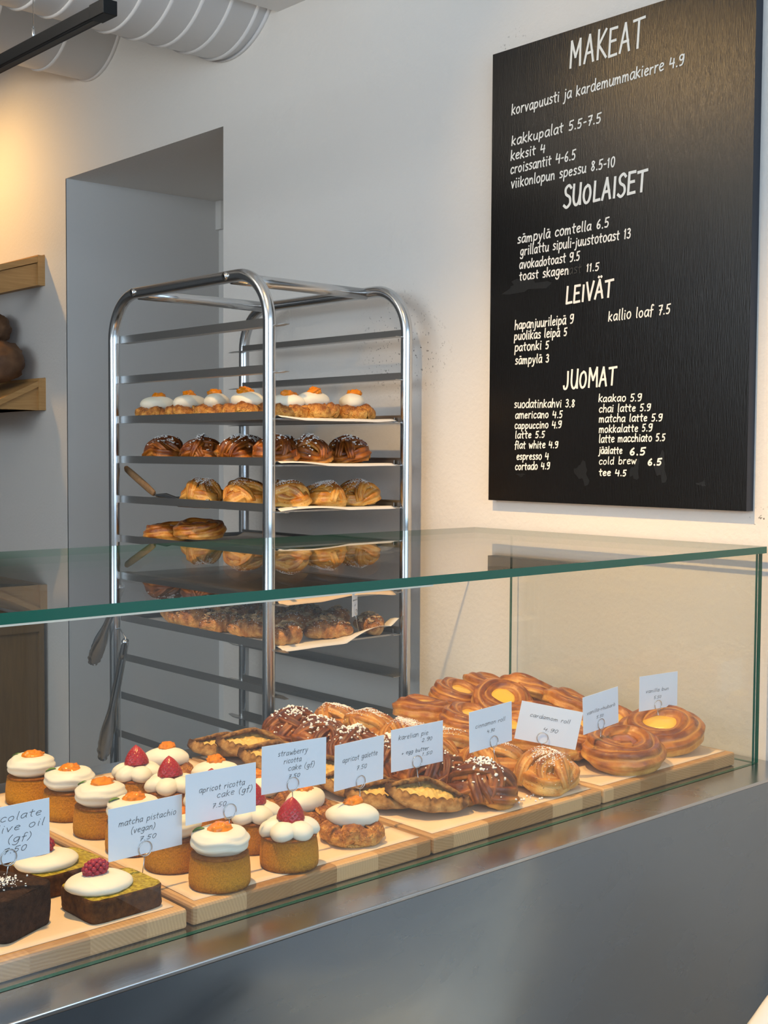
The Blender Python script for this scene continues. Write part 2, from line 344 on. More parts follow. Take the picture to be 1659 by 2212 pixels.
M['card_d'] = dough('cardamom_dough', (.74, .46, .13), (.54, .22, .030), (.25, .065, .009), (.66, .40, .13), coat=.5, rough=.38, shift=-.08, speck=True)
M['van'] = dough('vanilla_dough', (.74, .42, .10), (.46, .155, .016), (.17, .038, .006), (.62, .30, .06), coat=.6, rough=.33, shift=.02)
M['custard'] = mat('vanilla_custard', (.80, .52, .065), .3, coat=.3, bump=(50, .5), noise_col=(20, (.74, .42, .035), .5))
M['rhubarb'] = mat('rhubarb_filling', (.30, .07, .03), .25, coat=.6, bump=(60, .6), noise_col=(30, (.42, .16, .05), .5))
M['croissant'] = dough('croissant_crust', (.66, .38, .13), (.42, .18, .05), (.16, .055, .018), (.3, .12, .04), nsc=60, coat=.1, rough=.6, bump=(160, 1.0), crumbly=260)
M['almond'] = mat('almond_flakes', (.62, .45, .26), .6, noise_col=(70, (.42, .26, .12), .6))
M['loaf'] = mat('sourdough_crust', (.085, .035, .014), .7, bump=(50, 1.0), noise_col=(16, (.20, .10, .045), .5))
M['tongs'] = mat('tongs_steel', (.55, .56, .58), .18, 1)
M['handle'] = mat('wooden_handle', (.28, .16, .07), .6, noise_col=(14, (.20, .11, .05), .5, (1, 8, 8)))
M['cream_plastic'] = mat('cream_shell', (.80, .76, .66), .4)
M['rubber'] = mat('dark_rubber', (.02, .02, .02), .6)
# ------------------------------------------------------------------ the room
WX = 2.18
b = MB()
b.box((WX, -1.9, 0), (WX+.80, 3.14, 3.35)); b.box((WX, 4.125, 0), (WX+.80, 6.5, 3.35)); b.box((WX, 3.14, 2.53), (WX+.80, 4.125, 3.35)); b.box((WX+.74, 3.14, 0), (WX+.80, 4.125, 2.53))
struct(b.build('wall_right', M['wall'], smooth=False))
ec = at(482, 438, 'z', 2.53); EX, EY = max(ec.x, WX+.55), ec.y
b = MB()   # splayed left reveal and soffit of the doorway recess
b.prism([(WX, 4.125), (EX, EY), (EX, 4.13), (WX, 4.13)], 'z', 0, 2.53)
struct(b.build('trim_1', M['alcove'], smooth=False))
b = MB(); b.box((EX-.02, EY-.03, 0), (EX+.04, EY+.02, 2.53)); b.box((EX-.02, 3.15, 2.40), (EX+.04, EY-.03, 2.53)); b.box((EX-.02, 3.15, 0), (EX+.04, 3.20, 2.40))
b.box((EX-.035, EY-.035, 2.42), (EX-.02, EY+.015, 2.53))
struct(b.build('trim_2', M['white'], smooth=False))
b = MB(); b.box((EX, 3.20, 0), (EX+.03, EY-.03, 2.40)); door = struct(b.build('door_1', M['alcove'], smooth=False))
b = MB(); b.tube([(EX, 3.30, 1.0), (EX-.05, 3.30, 1.0), (EX-.05, 3.42, 1.0)], .009); b.build('door_handle', M['wire'], door)
b = MB(); b.box((-3.3, -2.1, -.1), (WX+.9, 6.6, 0)); struct(b.build('floor', M['floor'], smooth=False))
b = MB(); b.box((-3.3, -2.1, 3.35), (WX+.9, 6.6, 3.45)); struct(b.build('ceiling', M['ceiling'], smooth=False))
b = MB(); b.box((-3.3, -2.1, 0), (-3.15, 6.6, 3.35)); struct(b.build('wall_left', M['wall'], smooth=False))
b = MB(); b.box((-3.15, 6.5, 0), (WX+.62, 6.6, 3.35)); struct(b.build('wall_back', M['dark_wall'], smooth=False))
b = MB()
b.box((-3.15, -2.0, 0), (WX, -1.9, 1.15)); b.box((-3.15, -2.0, 3.0), (WX, -1.9, 3.35)); b.box((-3.15, -2.0, 1.15), (-1.9, -1.9, 3.0))
struct(b.build('wall_front', M['wall'], smooth=False))
b = MB()
for y0 in (-1.9, -.55, .8, 2.12): b.box((y0, -1.95, 1.15), (y0+.06, -1.88, 3.0))
b.box((-1.9, -1.95, 1.15), (WX, -1.88, 1.21)); b.box((-1.9, -1.95, 2.94), (WX, -1.88, 3.0))
win = struct(b.build('window_1', M['white'], smooth=False))
b = MB(); b.box((-1.85, -1.93, 1.2), (WX-.02, -1.92, 2.95)); b.build('window_pane', M['glass'], win, smooth=False)
b = MB(); b.box((-.6, 2.52, 2.80), (WX, 2.87, 3.35)); struct(b.build('trim_3', M['white'], smooth=False))
b = MB(); b.box((WX-.018, -1.9, 0), (WX, 3.13, .09)); struct(b.build('baseboard_right', M['white'], smooth=False))

# ------------------------------------------------------------------ ventilation ducts running into the wall
def duct(name, y, z, r, ribs, label):
    t = thing(name, label, 'duct', (0, y, z), 0)
    b = MB(); b.tube([(-2.9, 0, 0), (-1, 0, 0), (1, 0, 0), (WX, 0, 0)], r, seg=64, up0=(0, 0, 1)); b.build('duct_pipe', M['duct'], t)
    for x in ribs:
        b = MB(); n = 64
        b.tube([(x+.0 + (.06*(k/n) if name == 'spiral_duct' else 0), math.cos(2*PI*k/n)*r, math.sin(2*PI*k/n)*r) for k in range(n+1)], .006, seg=8)
        b.build('seam', M['duct'], t)
    b = MB(); b.tube([(WX-.012, 0, 0), (WX, 0, 0)], r+.004, seg=64, up0=(0, 0, 1)); b.build('wall_collar', M['duct'], t)
    return t
duct('spiral_duct', 3.10, 2.97, .25, [2.10-.088*k for k in range(18)], 'white spiral-ribbed round duct entering the wall right of the other duct')
duct('ventilation_duct', 3.93, 3.06, .22, [2.0-.24*k for k in range(9)], 'smooth white round duct with wide seams behind the black track')

# ------------------------------------------------------------------ black lighting track on wires
te = at(232, 33, 'z', 2.40)
t = thing('light_track', 'black lighting track hung on thin wires below the white ducts', 'track light', te)
b = MB(); b.box((-.014, 0, 0), (.014, 2.9, .026)); b.build('track_rail', M['black'], t, smooth=False, bevel=.0015)
b = MB(); b.box((-.006, .03, -.0012), (.006, 2.9, 0)); b.build('track_slot', M['slot'], t, smooth=False)
b = MB(); b.box((-.0155, -.012, -.0015), (.0155, .045, .0275)); b.build('end_cap', M['black'], t, smooth=False, bevel=.0015)
wy = at(38, 80, 'z', 2.425).y-te.y
for yy in (wy, wy+1.6):
    b = MB(); b.tube([(0, yy, .026), (0, yy, .40 if yy > wy else .948)], .0010, seg=6); b.tube([(0, yy, .026), (0, yy, .052)], .0035, seg=8); b.build('hanging_wire', M['wire'], t)

# ------------------------------------------------------------------ handwriting
GL = {
'a': (.5, [[(.45,.52),(.32,.6),(.12,.5),(.05,.25),(.14,.02),(.3,.06),(.44,.3)], [(.46,.58),(.44,.2),(.5,.0)]]),
'b': (.5, [[(.08,1),(.07,.02)], [(.07,.35),(.25,.58),(.44,.45),(.44,.15),(.25,0),(.07,.1)]]),
'c': (.44, [[(.42,.5),(.28,.6),(.1,.48),(.06,.2),(.2,0),(.42,.1)]]),
'd': (.52, [[(.44,.5),(.28,.6),(.1,.48),(.05,.2),(.18,0),(.36,.08),(.46,.3)], [(.47,1.0),(.46,.2),(.5,0)]]),
'e': (.46, [[(.08,.3),(.3,.34),(.42,.44),(.32,.58),(.14,.52),(.06,.25),(.18,.02),(.42,.08)]]),
'f': (.36, [[(.38,.92),(.26,1.0),(.17,.85),(.16,.4),(.13,-.1)], [(.02,.5),(.34,.54)]]),
'g': (.5, [[(.44,.5),(.28,.6),(.1,.48),(.07,.22),(.2,.04),(.36,.14),(.45,.4)], [(.46,.58),(.44,0),(.36,-.3),(.16,-.34),(.04,-.22)]]),
'h': (.5, [[(.08,1),(.06,0)], [(.07,.3),(.24,.56),(.4,.48),(.43,.2),(.44,0)]]),
'i': (.2, [[(.1,.58),(.09,.15),(.12,0)], [(.11,.80),(.12,.84)]]),
'j': (.24, [[(.16,.58),(.15,0),(.08,-.28),(-.04,-.3)], [(.17,.8),(.18,.84)]]),
'k': (.48, [[(.08,.95),(.06,0)], [(.42,.62),(.1,.3)], [(.12,.32),(.44,0)]]),
'l': (.2, [[(.1,1),(.08,.15),(.14,0)]]),
'm': (.72, [[(.06,.58),(.06,0)], [(.07,.38),(.2,.57),(.32,.5),(.34,0)], [(.35,.38),(.48,.57),(.6,.5),(.64,.12),(.66,0)]]),
'n': (.48, [[(.06,.58),(.06,0)], [(.07,.36),(.22,.57),(.38,.5),(.41,.14),(.43,0)]]),
'o': (.5, [[(.28,.6),(.1,.5),(.05,.25),(.18,.01),(.36,.06),(.45,.3),(.38,.54),(.26,.6)]]),
'p': (.5, [[(.08,.58),(.05,-.34)], [(.08,.4),(.24,.58),(.42,.48),(.42,.16),(.24,.02),(.08,.1)]]),
'r': (.38, [[(.08,.58),(.07,0)], [(.08,.36),(.2,.54),(.36,.56)]]),
's': (.4, [[(.36,.54),(.2,.6),(.08,.48),(.18,.34),(.34,.22),(.28,.04),(.06,.04)]]),
't': (.38, [[(.18,.86),(.17,.15),(.28,0)], [(.02,.56),(.36,.6)]]),
'u': (.5, [[(.07,.58),(.06,.2),(.18,0),(.36,.12),(.43,.4)], [(.44,.58),(.43,.12),(.48,0)]]),
'v': (.46, [[(.05,.58),(.22,0)], [(.22,0),(.42,.6)]]),
'w': (.66, [[(.05,.58),(.18,0)], [(.18,0),(.32,.45)], [(.32,.45),(.46,0)], [(.46,0),(.62,.6)]]),
'y': (.48, [[(.06,.58),(.2,.12)], [(.44,.58),(.28,.05),(.14,-.3),(0,-.34)]]),
'z': (.4, [[(.05,.56),(.36,.58)], [(.36,.58),(.05,.02)], [(.05,.02),(.38,.02)]]),
'0': (.46, [[(.26,.84),(.1,.7),(.06,.35),(.16,.02),(.32,.04),(.42,.4),(.38,.74),(.24,.84)]]),
'1': (.26, [[(.05,.66),(.16,.84)], [(.16,.84),(.13,0)]]),
'2': (.46, [[(.07,.66),(.2,.84),(.38,.7),(.3,.4),(.06,.02)], [(.06,.02),(.42,.04)]]),
'3': (.44, [[(.08,.78),(.24,.85),(.36,.7),(.26,.5),(.16,.46)], [(.16,.46),(.36,.38),(.36,.12),(.2,0),(.04,.08)]]),
'4': (.56, [[(.14,.86),(.06,.36)], [(.06,.36),(.52,.38)], [(.46,.74),(.42,-.02)]]),
'5': (.46, [[(.12,.82),(.09,.46)], [(.09,.46),(.3,.48),(.38,.25),(.26,.02),(.06,.04)], [(.12,.82),(.44,.86)]]),
'6': (.46, [[(.34,.86),(.14,.6),(.07,.25),(.18,.02),(.36,.08),(.38,.32),(.22,.42),(.09,.26)]]),
'7': (.42, [[(.06,.8),(.4,.84)], [(.4,.84),(.18,0)], [(.14,.42),(.38,.46)]]),
'8': (.46, [[(.38,.74),(.22,.86),(.1,.7),(.24,.46),(.38,.22),(.24,0),(.08,.16),(.22,.44),(.38,.7)]]),
'9': (.52, [[(.44,.72),(.28,.86),(.08,.74),(.1,.5),(.28,.42),(.44,.62)], [(.46,.84),(.45,.4),(.34,.06),(.12,.0)]]),
'.': (.2, [[(.09,.0),(.12,.04)]]), '-': (.34, [[(.06,.36),(.28,.38)]]), '+': (.44, [[(.04,.3),(.38,.32)], [(.21,.5),(.2,.1)]]),
'(': (.3, [[(.26,.98),(.1,.6),(.1,.2),(.24,-.18)]]), ')': (.3, [[(.06,.98),(.22,.6),(.2,.2),(.04,-.18)]]), ' ': (.36, []),
'M': (.8, [[(.08,0),(.1,1)], [(.1,1),(.38,.36)], [(.38,.36),(.66,1)], [(.66,1),(.7,0)]]),
'A': (.66, [[(.04,0),(.32,1)], [(.32,1),(.58,0)], [(.14,.34),(.52,.36)]]),
'K': (.6, [[(.1,1),(.08,0)], [(.52,.96),(.1,.46)], [(.12,.48),(.56,0)]]),
'E': (.56, [[(.1,1),(.08,0)], [(.1,1),(.5,1)], [(.1,.54),(.44,.55)], [(.08,0),(.52,.02)]]),
'T': (.66, [[(.32,.98),(.3,0)], [(.02,.97),(.64,1)]]),
'S': (.54, [[(.5,.86),(.34,1),(.12,.86),(.16,.6),(.42,.42),(.46,.14),(.24,-.04),(.04,.08)]]),
'U': (.64, [[(.08,1),(.08,.3),(.24,0),(.44,.1),(.54,.5)], [(.55,1),(.54,.4),(.56,0)]]),
'O': (.64, [[(.36,.9),(.14,.76),(.07,.36),(.22,.02),(.46,.08),(.57,.46),(.48,.82),(.32,.9)]]),
'L': (.5, [[(.1,1),(.08,.02)], [(.08,.02),(.48,.04)]]),
'I': (.22, [[(.11,.98),(.1,0)]]),
'V': (.58, [[(.04,1),(.28,0)], [(.28,0),(.54,1)]]),
'J': (.5, [[(.36,1),(.38,.3),(.28,.02),(.1,.0),(.04,.16)]]),
'~': (.6, [[(.04,.3),(.14,.5),(.22,.2),(.32,.48),(.42,.2),(.56,.36)]]),
}
for k, base_ in (('ä', 'a'), ('Ä', 'A')):
    w_, st = GL[base_]; top = .82 if k == 'ä' else 1.16
    GL[k] = (w_, st+[[(w_*.35, top), (w_*.35+.02, top+.03)], [(w_*.62, top), (w_*.62+.02, top+.03)]])

def smooth_line(p, per=4):
    if len(p) < 3: return [Vector(q) for q in p]
    q = [Vector(p[0])*2-Vector(p[1])]+[Vector(x) for x in p]+[Vector(p[-1])*2-Vector(p[-2])]; out = []
    for i in range(1, len(q)-2):
        for k in range(per):
            t = k/per
            out.append(.5*((2*q[i])+(q[i+1]-q[i-1])*t+(2*q[i-1]-5*q[i]+4*q[i+1]-q[i+2])*t*t+(3*q[i]-q[i-1]-3*q[i+1]+q[i+2])*t**3))
    out.append(q[-2]); return out

def write(mb, s, p0, p1, upv, h, pen, nrm, slant=.06, jit=.03):
    """pen strokes for the text s from p0 to p1 (baseline), letters h tall"""
    p0, p1 = Vector(p0), Vector(p1); adv = sum(GL[c][0]+.1 for c in s)-.1
    sx = (p1-p0).length/adv; d = (p1-p0).normalized(); x = 0; kk = 0; rng = random.Random(s)
    for c in s:
        w_, st = GL[c]; dy = rng.uniform(-jit, jit); k = 1+rng.uniform(-.06, .06)
        for line in st:
            q = [p0+d*((x+a*k+bb*slant)*sx)+upv*((bb*k+dy)*h) for a, bb in [(v.x, v.y) for v in smooth_line([Vector((a, bb)) for a, bb in line])]]
            n = len(q); V = []; kk += 1; lift = nrm*((kk % 6)*5e-5)
            for i in range(n):
                tg = (q[min(i+1, n-1)]-q[max(i-1, 0)]); tg = tg.normalized() if tg.length > 1e-9 else d
                sd = nrm.cross(tg)*(pen*.5); e = tg*(pen*.35)*(-1 if i == 0 else (1 if i == n-1 else 0))
                l2 = lift+nrm*(4e-5*i/n); V += [q[i]+sd+e+l2, q[i]-sd+e+l2]
            mb.add(V, [(2*i, 2*i+1, 2*i+3, 2*i+2) for i in range(n-1)])
        x += w_+.1

# ------------------------------------------------------------------ chalkboard menu
BX = 2.155
tl = at(1065, 118, 'x', BX); bl = at(1055, 1080, 'x', BX); br = at(1612, 1107, 'x', BX)
org = Vector((BX, (bl.y+br.y)/2, bl.z))
t = thing('menu_board', 'large black chalkboard menu with white handwritten headings on the plaster wall', 'menu board', org)
b = MB(); b.box((0, br.y-org.y, 0), (WX-BX-.0005, bl.y-org.y, tl.z-org.z))
o = b.build('board_panel', [M['board'], M['board_edge']], t, smooth=False)
for p in o.data.polygons: p.material_index = 0 if p.normal.x < -.5 else 1
BT = [('MAKEAT', 1230, 147, 1391, 100, 58, 7), ('korvapuusti ja kardemummakierre 4.9', 1105, 249, 1478, 139, 26, 4.2), ('kakkupalat 5.5-7.5', 1105, 315, 1298, 264, 25, 4.2),
 ('keksit 4', 1103, 347, 1178, 329, 24, 4.2), ('croissantit 4-6.5', 1103, 376, 1243, 344, 25, 4.2), ('viikonlopun spessu 8.5-10', 1104, 407, 1328, 359, 25, 4.2),
 ('SUOLAISET', 1217, 449, 1398, 411, 43, 7.5), ('sämpylä comtella 6.5', 1118, 526, 1315, 490, 24, 4.2), ('grillattu sipuli-juustotoast 13', 1124, 552, 1362, 514, 24, 4),
 ('avokadotoast 9.5', 1122, 581, 1252, 562, 23, 4), ('toast skagen', 1122, 606, 1228, 592, 23, 4), ('11.5', 1267, 587, 1294, 584, 22, 4),
 ('LEIVÄT', 1222, 656, 1325, 639, 36, 6.5), ('hapanjuurileipä 9', 1112, 712, 1239, 698, 23, 4), ('kallio loaf 7.5', 1314, 694, 1448, 677, 26, 4),
 ('puolikas leipä 5', 1111, 735, 1225, 725, 22, 4), ('patonki 5', 1112, 759, 1186, 753, 22, 4), ('sämpylä 3', 1113, 787, 1186, 782, 22, 4),
 ('JUOMAT', 1217, 840, 1332, 831, 38, 6), ('suodatinkahvi 3.8', 1111, 881, 1242, 879, 20, 3.6), ('americano 4.5', 1113, 904, 1215, 902, 19, 3.6),
 ('cappuccino 4.9', 1112, 926, 1213, 924, 18, 3.6), ('latte 5.5', 1113, 947, 1177, 945, 18, 3.6), ('flat white 4.9', 1112, 969, 1206, 967, 18, 3.6),
 ('espresso 4', 1116, 993, 1185, 992, 18, 3.6), ('cortado 4.9', 1113, 1015, 1188, 1013, 18, 3.6), ('kaakao 5.9', 1293, 868, 1386, 866, 19, 3.6),
 ('chai latte 5.9', 1294, 891, 1406, 887, 19, 3.6), ('matcha latte 5.9', 1294, 912, 1431, 909, 19, 3.6), ('mokkalatte 5.9', 1294, 935, 1409, 931, 19, 3.6),
 ('latte macchiato 5.5', 1294, 956, 1437, 952, 19, 3.6), ('jäälatte', 1294, 980, 1344, 980, 18, 3.6), ('6.5', 1360, 983, 1394, 982, 20, 5), ('cold brew', 1294, 1003, 1375, 1002, 18, 3),
 ('6.5', 1399, 1005, 1429, 1004, 18, 5), ('tee 4.5', 1294, 1027, 1353, 1028, 17, 3.8)]
nrm = Vector((-1, 0, 0)); ZUP = Vector((0, 0, 1))
def bw(p): return p-org+nrm*.0006
for s, x0, y0, x1, y1, hp, pw in BT:
    a = at(x0, y0, 'x', BX); c = at(x1, y1, 'x', BX); h = (at(x0, y0-hp, 'x', BX).z-a.z)*(1 if s[0].isupper() and s[1].isupper() else .88)
    b = MB(); write(b, s, bw(a), bw(c), ZUP, h, h*pw/hp*.80, nrm, jit=.02)
    b.build('lettering', M['chalk'], t, smooth=False)
a = at(1229, 593, 'x', BX); c = at(1256, 589, 'x', BX); b = MB(); write(b, 'ast', bw(a), bw(c), ZUP, .022, .002, nrm); b.build('wiped_lettering', M['faint'], t, smooth=False)
b = MB()
for cx, cy, w_, h_, sl in ((1258, 1022, 26, 46, .3), (1372, 1016, 18, 40, -.2), (1428, 1010, 22, 60, .1), (1125, 1026, 16, 8, 0), (1516, 1045, 20, 10, 0), (1135, 618, 90, 16, -.15)):
    c = at(cx, cy, 'x', BX); e = at(cx+w_*.5, cy+h_*.5, 'x', BX); ry = abs(e.y-c.y); rz = abs(e.z-c.z); V = []
    for k in range(20):
        th = 2*PI*k/20; f_ = 1+.35*math.sin(3*th+cx)+.15*math.sin(7*th)
        V.append(bw(c)+nrm*-.0003+Vector((0, ry*f_*math.cos(th)+sl*rz*math.sin(th), rz*f_*math.sin(th))))
    b = MB(); b.add(V, [tuple(range(20))]); b.build('wiped_smear', M['smear'], t, smooth=False)

# ------------------------------------------------------------------ sloped bread shelves on the wall
def shelf(zt, zb, x_front, drop_b, label):
    t = thing('bread_shelf', label, 'shelf', (WX, 4.295, zb))
    h = zt-zb; f = x_front-WX; sl = .31 if drop_b else .48; db = .25*f if drop_b else 0
    # deck plank (sloped), wall cleat, end panel set back under the deck
    b = MB(); b.prism([(0, h), (0, h-.022), (f, h+sl*f-.022), (f, h+sl*f)], 'y', 0, 1.4); b.build('deck', M['pine'], t, smooth=False)
    b = MB(); b.box((-.028, -.002, 0), (0, 1.4, h-.004)); b.build('wall_cleat', M['pine'], t, smooth=False)
    g = f*.97 if drop_b else f*.88
    b = MB(); b.prism([(-.028, h-.034), (-.028, .0), (g, db), (g, h+sl*g-.024)], 'y', .012, .03); b.build('end_panel', M['pine'], t, smooth=False)
    return t
shelf(2.277, 2.162, 1.92, True, 'upper sloped wooden bread shelf in the orange lamp glow')
shelf(1.822, 1.700, 1.90, False, 'lower sloped wooden bread shelf with dark loaves on it')
def loaf(x, y, z, rx, ry, rz, tilt, label):
    t = thing('sourdough_loaf', label, 'bread loaf', (x, y, z), 0, 'loaves on the lower bread shelf'); t.rotation_euler = (0, tilt, 0)
    b = MB(); b.blob(rx, ry, rz, (0, 0, 0), 40, 26, fn=lambda d: 1+.10*nz(d, 3, x+y*3)+.05*nz(d, 8)+.03*nz(d, 18)+(.05 if abs(d.y+.25*d.x) < .12 and d.z > .2 else 0), flatb=-rz*.7)
    b.build('crust', M['loaf'], t)
    b = MB(); b.grid(lambda u, v: Vector(((u-.5)*rx*1.3, (v-.5)*.018+.02*math.sin(u*9)*.3, rz*(1.045-.5*(2*u-1)**2*.6)+.002)), 14, 3); b.build('score', M['almond'], t)
loaf(2.050, 4.445, 1.868, .105, .125, .09, -.35, 'dark crusty loaf lying at the right end of the lower bread shelf')
loaf(2.080, 4.58, 2.005, .085, .12, .07, -.3, 'dark loaf stacked on top of the loaf on the lower bread shelf')
loaf(2.055, 4.74, 1.86, .10, .13, .085, -.35, 'dark loaf at the picture edge behind the loaf on the lower shelf')
t = thing('wooden_cabinet', 'brown veneer base cabinet against the wall behind the glass case', 'cabinet', (WX-.018, 4.285, 0))
b = MB(); b.box((-.6, .012, 0), (0, 1.6, .89)); b.build('body', M['cab'], t, smooth=False)
b = MB(); b.box((-.62, 0, .89), (0, 1.6, .915)); b.build('countertop', M['cab'], t, smooth=False)
b = MB(); b.box((-.02, 0, 0), (0, .012, .89)); b.box((-.6, 0, .872), (-.02, .012, .89)); b.build('edge_strip', M['cab'], t, smooth=False)

# ------------------------------------------------------------------ tall tray rack
RXA, RXC, RYB, RYA, RT = 1.679, 2.100, 2.240, 2.922, .0145
t = thing('tray_rack', 'tall tubular steel tray rack with rounded top corners beside the wall', 'rack', ((RXA+RXC)/2, (RYA+RYB)/2, 0)); ro = t.location.copy()
def uframe(x):
    rc, zt = .115, 1.955; p = [(x, RYA, .12)]+[(x, RYA, .12+k*.2) for k in range(1, 9)]
    for k in range(13): a = PI/2*k/12; p.append((x, RYA-rc+rc*math.cos(a), zt-rc+rc*math.sin(a)))
    for k in range(13): a = PI/2*k/12; p.append((x, RYB+rc-rc*math.sin(a), zt-rc+rc*math.cos(a)))
    return p+[(x, RYB, 1.7-k*.2) for k in range(0, 8)]+[(x, RYB, .12)]
for x in (RXA, RXC):
    b = MB(); b.tube([Vector(q)-ro for q in uframe(x)], RT, seg=20, up0=(1, 0, 0)); b.build('side_frame', M['tube'], t)
for y, z in ((2.39, 1.952), (2.80, 1.952), (RYB, .17), (RYA, .17)):
    b = MB(); b.tube([Vector(q)-ro for q in ((RXA+.004, y, z), (1.8, y, z), (1.95, y, z), (RXC-.004, y, z))], RT*.98, seg=18)
    b.build('crossbar', M['tube'], t)
for y in (2.39, 2.80):
    b = MB(); b.tube([Vector(q)-ro for q in ((RXA-RT-.004, y, 1.955), (RXA-RT+.006, y, 1.955))], .0095, seg=8); bo = b.build('bolt', M['tube'], t)
    b = MB(); b.tube([Vector(q)-ro for q in ((RXA-RT-.0048, y, 1.955), (RXA-RT-.0035, y, 1.955))], .0035, seg=6); b.build('bolt_socket', M['black'], bo)
LEV = [1.842-.105*k for k in range(16)]
for z in LEV:
    for x, s, y0, y1 in ((RXA, 1, RYB-.045, RYA-.012), (RXC, -1, RYB, RYA+.045)):
        xi = x+s*(RT-.004)
        V = [(xi, 0, .010), (xi, 0, -.009), (xi+s*.026, 0, -.009), (xi+s*.026, 0, -.0075), (xi+s*.0015, 0, -.0075), (xi+s*.0015, 0, .010)]
        b = MB(); pr = [(p[0]-ro.x, p[2]+z) for p in V]; b.prism(pr, 'y', (y0+.04 if s > 0 else y0)-ro.y, (y1 if s > 0 else y1-.04)-ro.y)
        tip = y0 if s > 0 else y1; by = (y0+.04) if s > 0 else (y1-.04)
        q = [(xi, by, z-.009), (xi+s*.026, by, z-.009), (xi+s*.012, tip, z-.0085), (xi, tip, z-.0085)]
        q = [Vector(p)-ro for p in q]; b.add(q+[p+Vector((0, 0, .0012)) for p in q], [(0, 1, 2, 3), (7, 6, 5, 4), (0, 4, 5, 1), (1, 5, 6, 2), (2, 6, 7, 3), (3, 7, 4, 0)])
        b.build('tray_rail', M['rail'], t, smooth=False)
for x in (RXA, RXC):
    for y in (RYB, RYA):
        b = MB(); b.tube([Vector((x-.012, y, .05))-ro, Vector((x+.012, y, .05))-ro], .05, seg=24); b.box(Vector((x-.018, y-.012, .05))-ro, Vector((x+.018, y+.012, .12))-ro)
        b.build('caster', M['rubber'], t, smooth=False)

TX0, TX1, TY0, TY1 = 1.698, 2.082, 2.262, 2.90
def tray(z, label, paper_label, paper_mat='white_paper', hang=.026, curl=0):
    o = thing('baking_tray', label, 'baking tray', ((TX0+TX1)/2, (TY0+TY1)/2, z-.0075), 0, 'trays in the rack'); lo = o.location.copy()
    b = MB(); b.box(Vector((TX0, TY0, z-.0075))-lo, Vector((TX1, TY1, z-.006))-lo)
    for (x0, x1, y0, y1) in ((TX0, TX0+.002, TY0, TY1), (TX1-.002, TX1, TY0, TY1), (TX0, TX1, TY1-.002, TY1)):
        b.box(Vector((x0, y0, z-.0075))-lo, Vector((x1, y1, z+.004))-lo)
    b.build('pan', M['tray'], o, smooth=False)
    b = MB(); b.box(Vector((TX0, TY0-.012, z-.010))-lo, Vector((TX1, TY0, z-.006))-lo); b.build('front_lip', M['tray'], o, smooth=False)
    if paper_label:
        def fn(u, v):
            x = TX0+.012+(TX1-TX0-.03)*u; y = TY0-hang+(TY1-.03-TY0+hang)*v; zz = z-.0045+.002*nz((x, y, z), 9)
            if y < TY0-.013: zz -= (TY0-.013-y)*.55
            if v < .08: zz += (.08-v)*(.10*max(0, math.sin(u*5+z*9))+.03)*(1+curl*3)
            if curl and u > .93: zz += (u-.93)*.35*curl
            return Vector((x, y, max(zz, z-.0055) if y > TY0-.013 else zz))
        b = MB(); b.grid(fn, 40, 40); p = b.build('baking_paper', M[paper_mat], None); s_ = p.modifiers.new('solid', 'SOLIDIFY'); s_.thickness = .0006
        tag(p, paper_label, 'baking paper', 'papers on the rack trays')
TZ = {k: LEV[k] for k in range(16)}
tray(TZ[2], 'steel tray carrying the row of cream galettes, topmost tray in the rack', 'pale baking paper under the galettes on the topmost rack tray')
tray(TZ[3], 'steel tray of dark cinnamon knots, just below the galette tray', 'pale baking paper under the sugared cinnamon knots on the rack')
tray(TZ[4], 'steel tray of pale cardamom buns with a spatula at its left end', 'pale baking paper under the cardamom buns on the rack')
tray(TZ[5], 'steel rack tray with only two flat buns at its left end', 'pale baking paper standing up behind the two flat buns on the rack', curl=.4)
tray(TZ[6], 'nearly empty steel rack tray just behind the green glass edge', 'yellowish baking paper curling over the empty tray behind the glass edge', 'paper', .03)
tray(TZ[7], 'steel rack tray packed with flaky almond pastries, lowest loaded tray', 'creased baking paper hanging out under the flaky almond pastries', 'white_paper', .04, 1)

# ------------------------------------------------------------------ display case
GY, GZ, GX0, GX1 = 1.280, 1.373, -.9, 2.150
t = thing('display_case', 'long brushed steel counter with a green-edged glass display case on top', 'display case', (.6, 1.65, 0)); do = Vector((.6, 1.65, 0))
b = MB(); b.box(Vector((GX0-.02, 1.203, .944))-do, Vector((WX-.004, 2.10, .95))-do); b.build('worktop', M['steel'], t, smooth=False, bevel=.0015)
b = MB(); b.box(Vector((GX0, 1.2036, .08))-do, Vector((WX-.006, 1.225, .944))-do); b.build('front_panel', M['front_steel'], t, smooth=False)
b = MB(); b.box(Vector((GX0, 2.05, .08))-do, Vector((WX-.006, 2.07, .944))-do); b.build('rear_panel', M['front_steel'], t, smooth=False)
b = MB(); b.box(Vector((GX0, 1.26, 0))-do, Vector((WX-.006, 2.03, .08))-do); b.build('plinth', M['black'], t, smooth=False)
def pane(name, a, c, big):
    b = MB(); b.box(Vector(a)-do, Vector(c)-do); o = b.build(name, [M['glass'], M['glass_edge']], t, smooth=False)
    for p in o.data.polygons: p.material_index = 0 if abs(p.normal['xyz'.index(big)]) > .9 else 1
    return o
tp = pane('top_pane', (GX0, 1.273, GZ-.013), (GX1, 2.05, GZ), 'z')
b = MB(); b.box(Vector((GX0, 1.2735, GZ-.0155))-do, Vector((1.25, 1.2775, GZ-.013))-do); b.build('arris_glint', M['lip_glint'], tp, smooth=False)  # strip carrying the painted highlight along the lower glass edge
pane('front_pane', (GX0, GY, .9505), (GX1-.004, GY+.008, GZ-.0135), 'y')
pane('end_pane', (GX1-.012, GY+.009, .9505), (GX1-.004, 1.925, GZ-.0135), 'x')
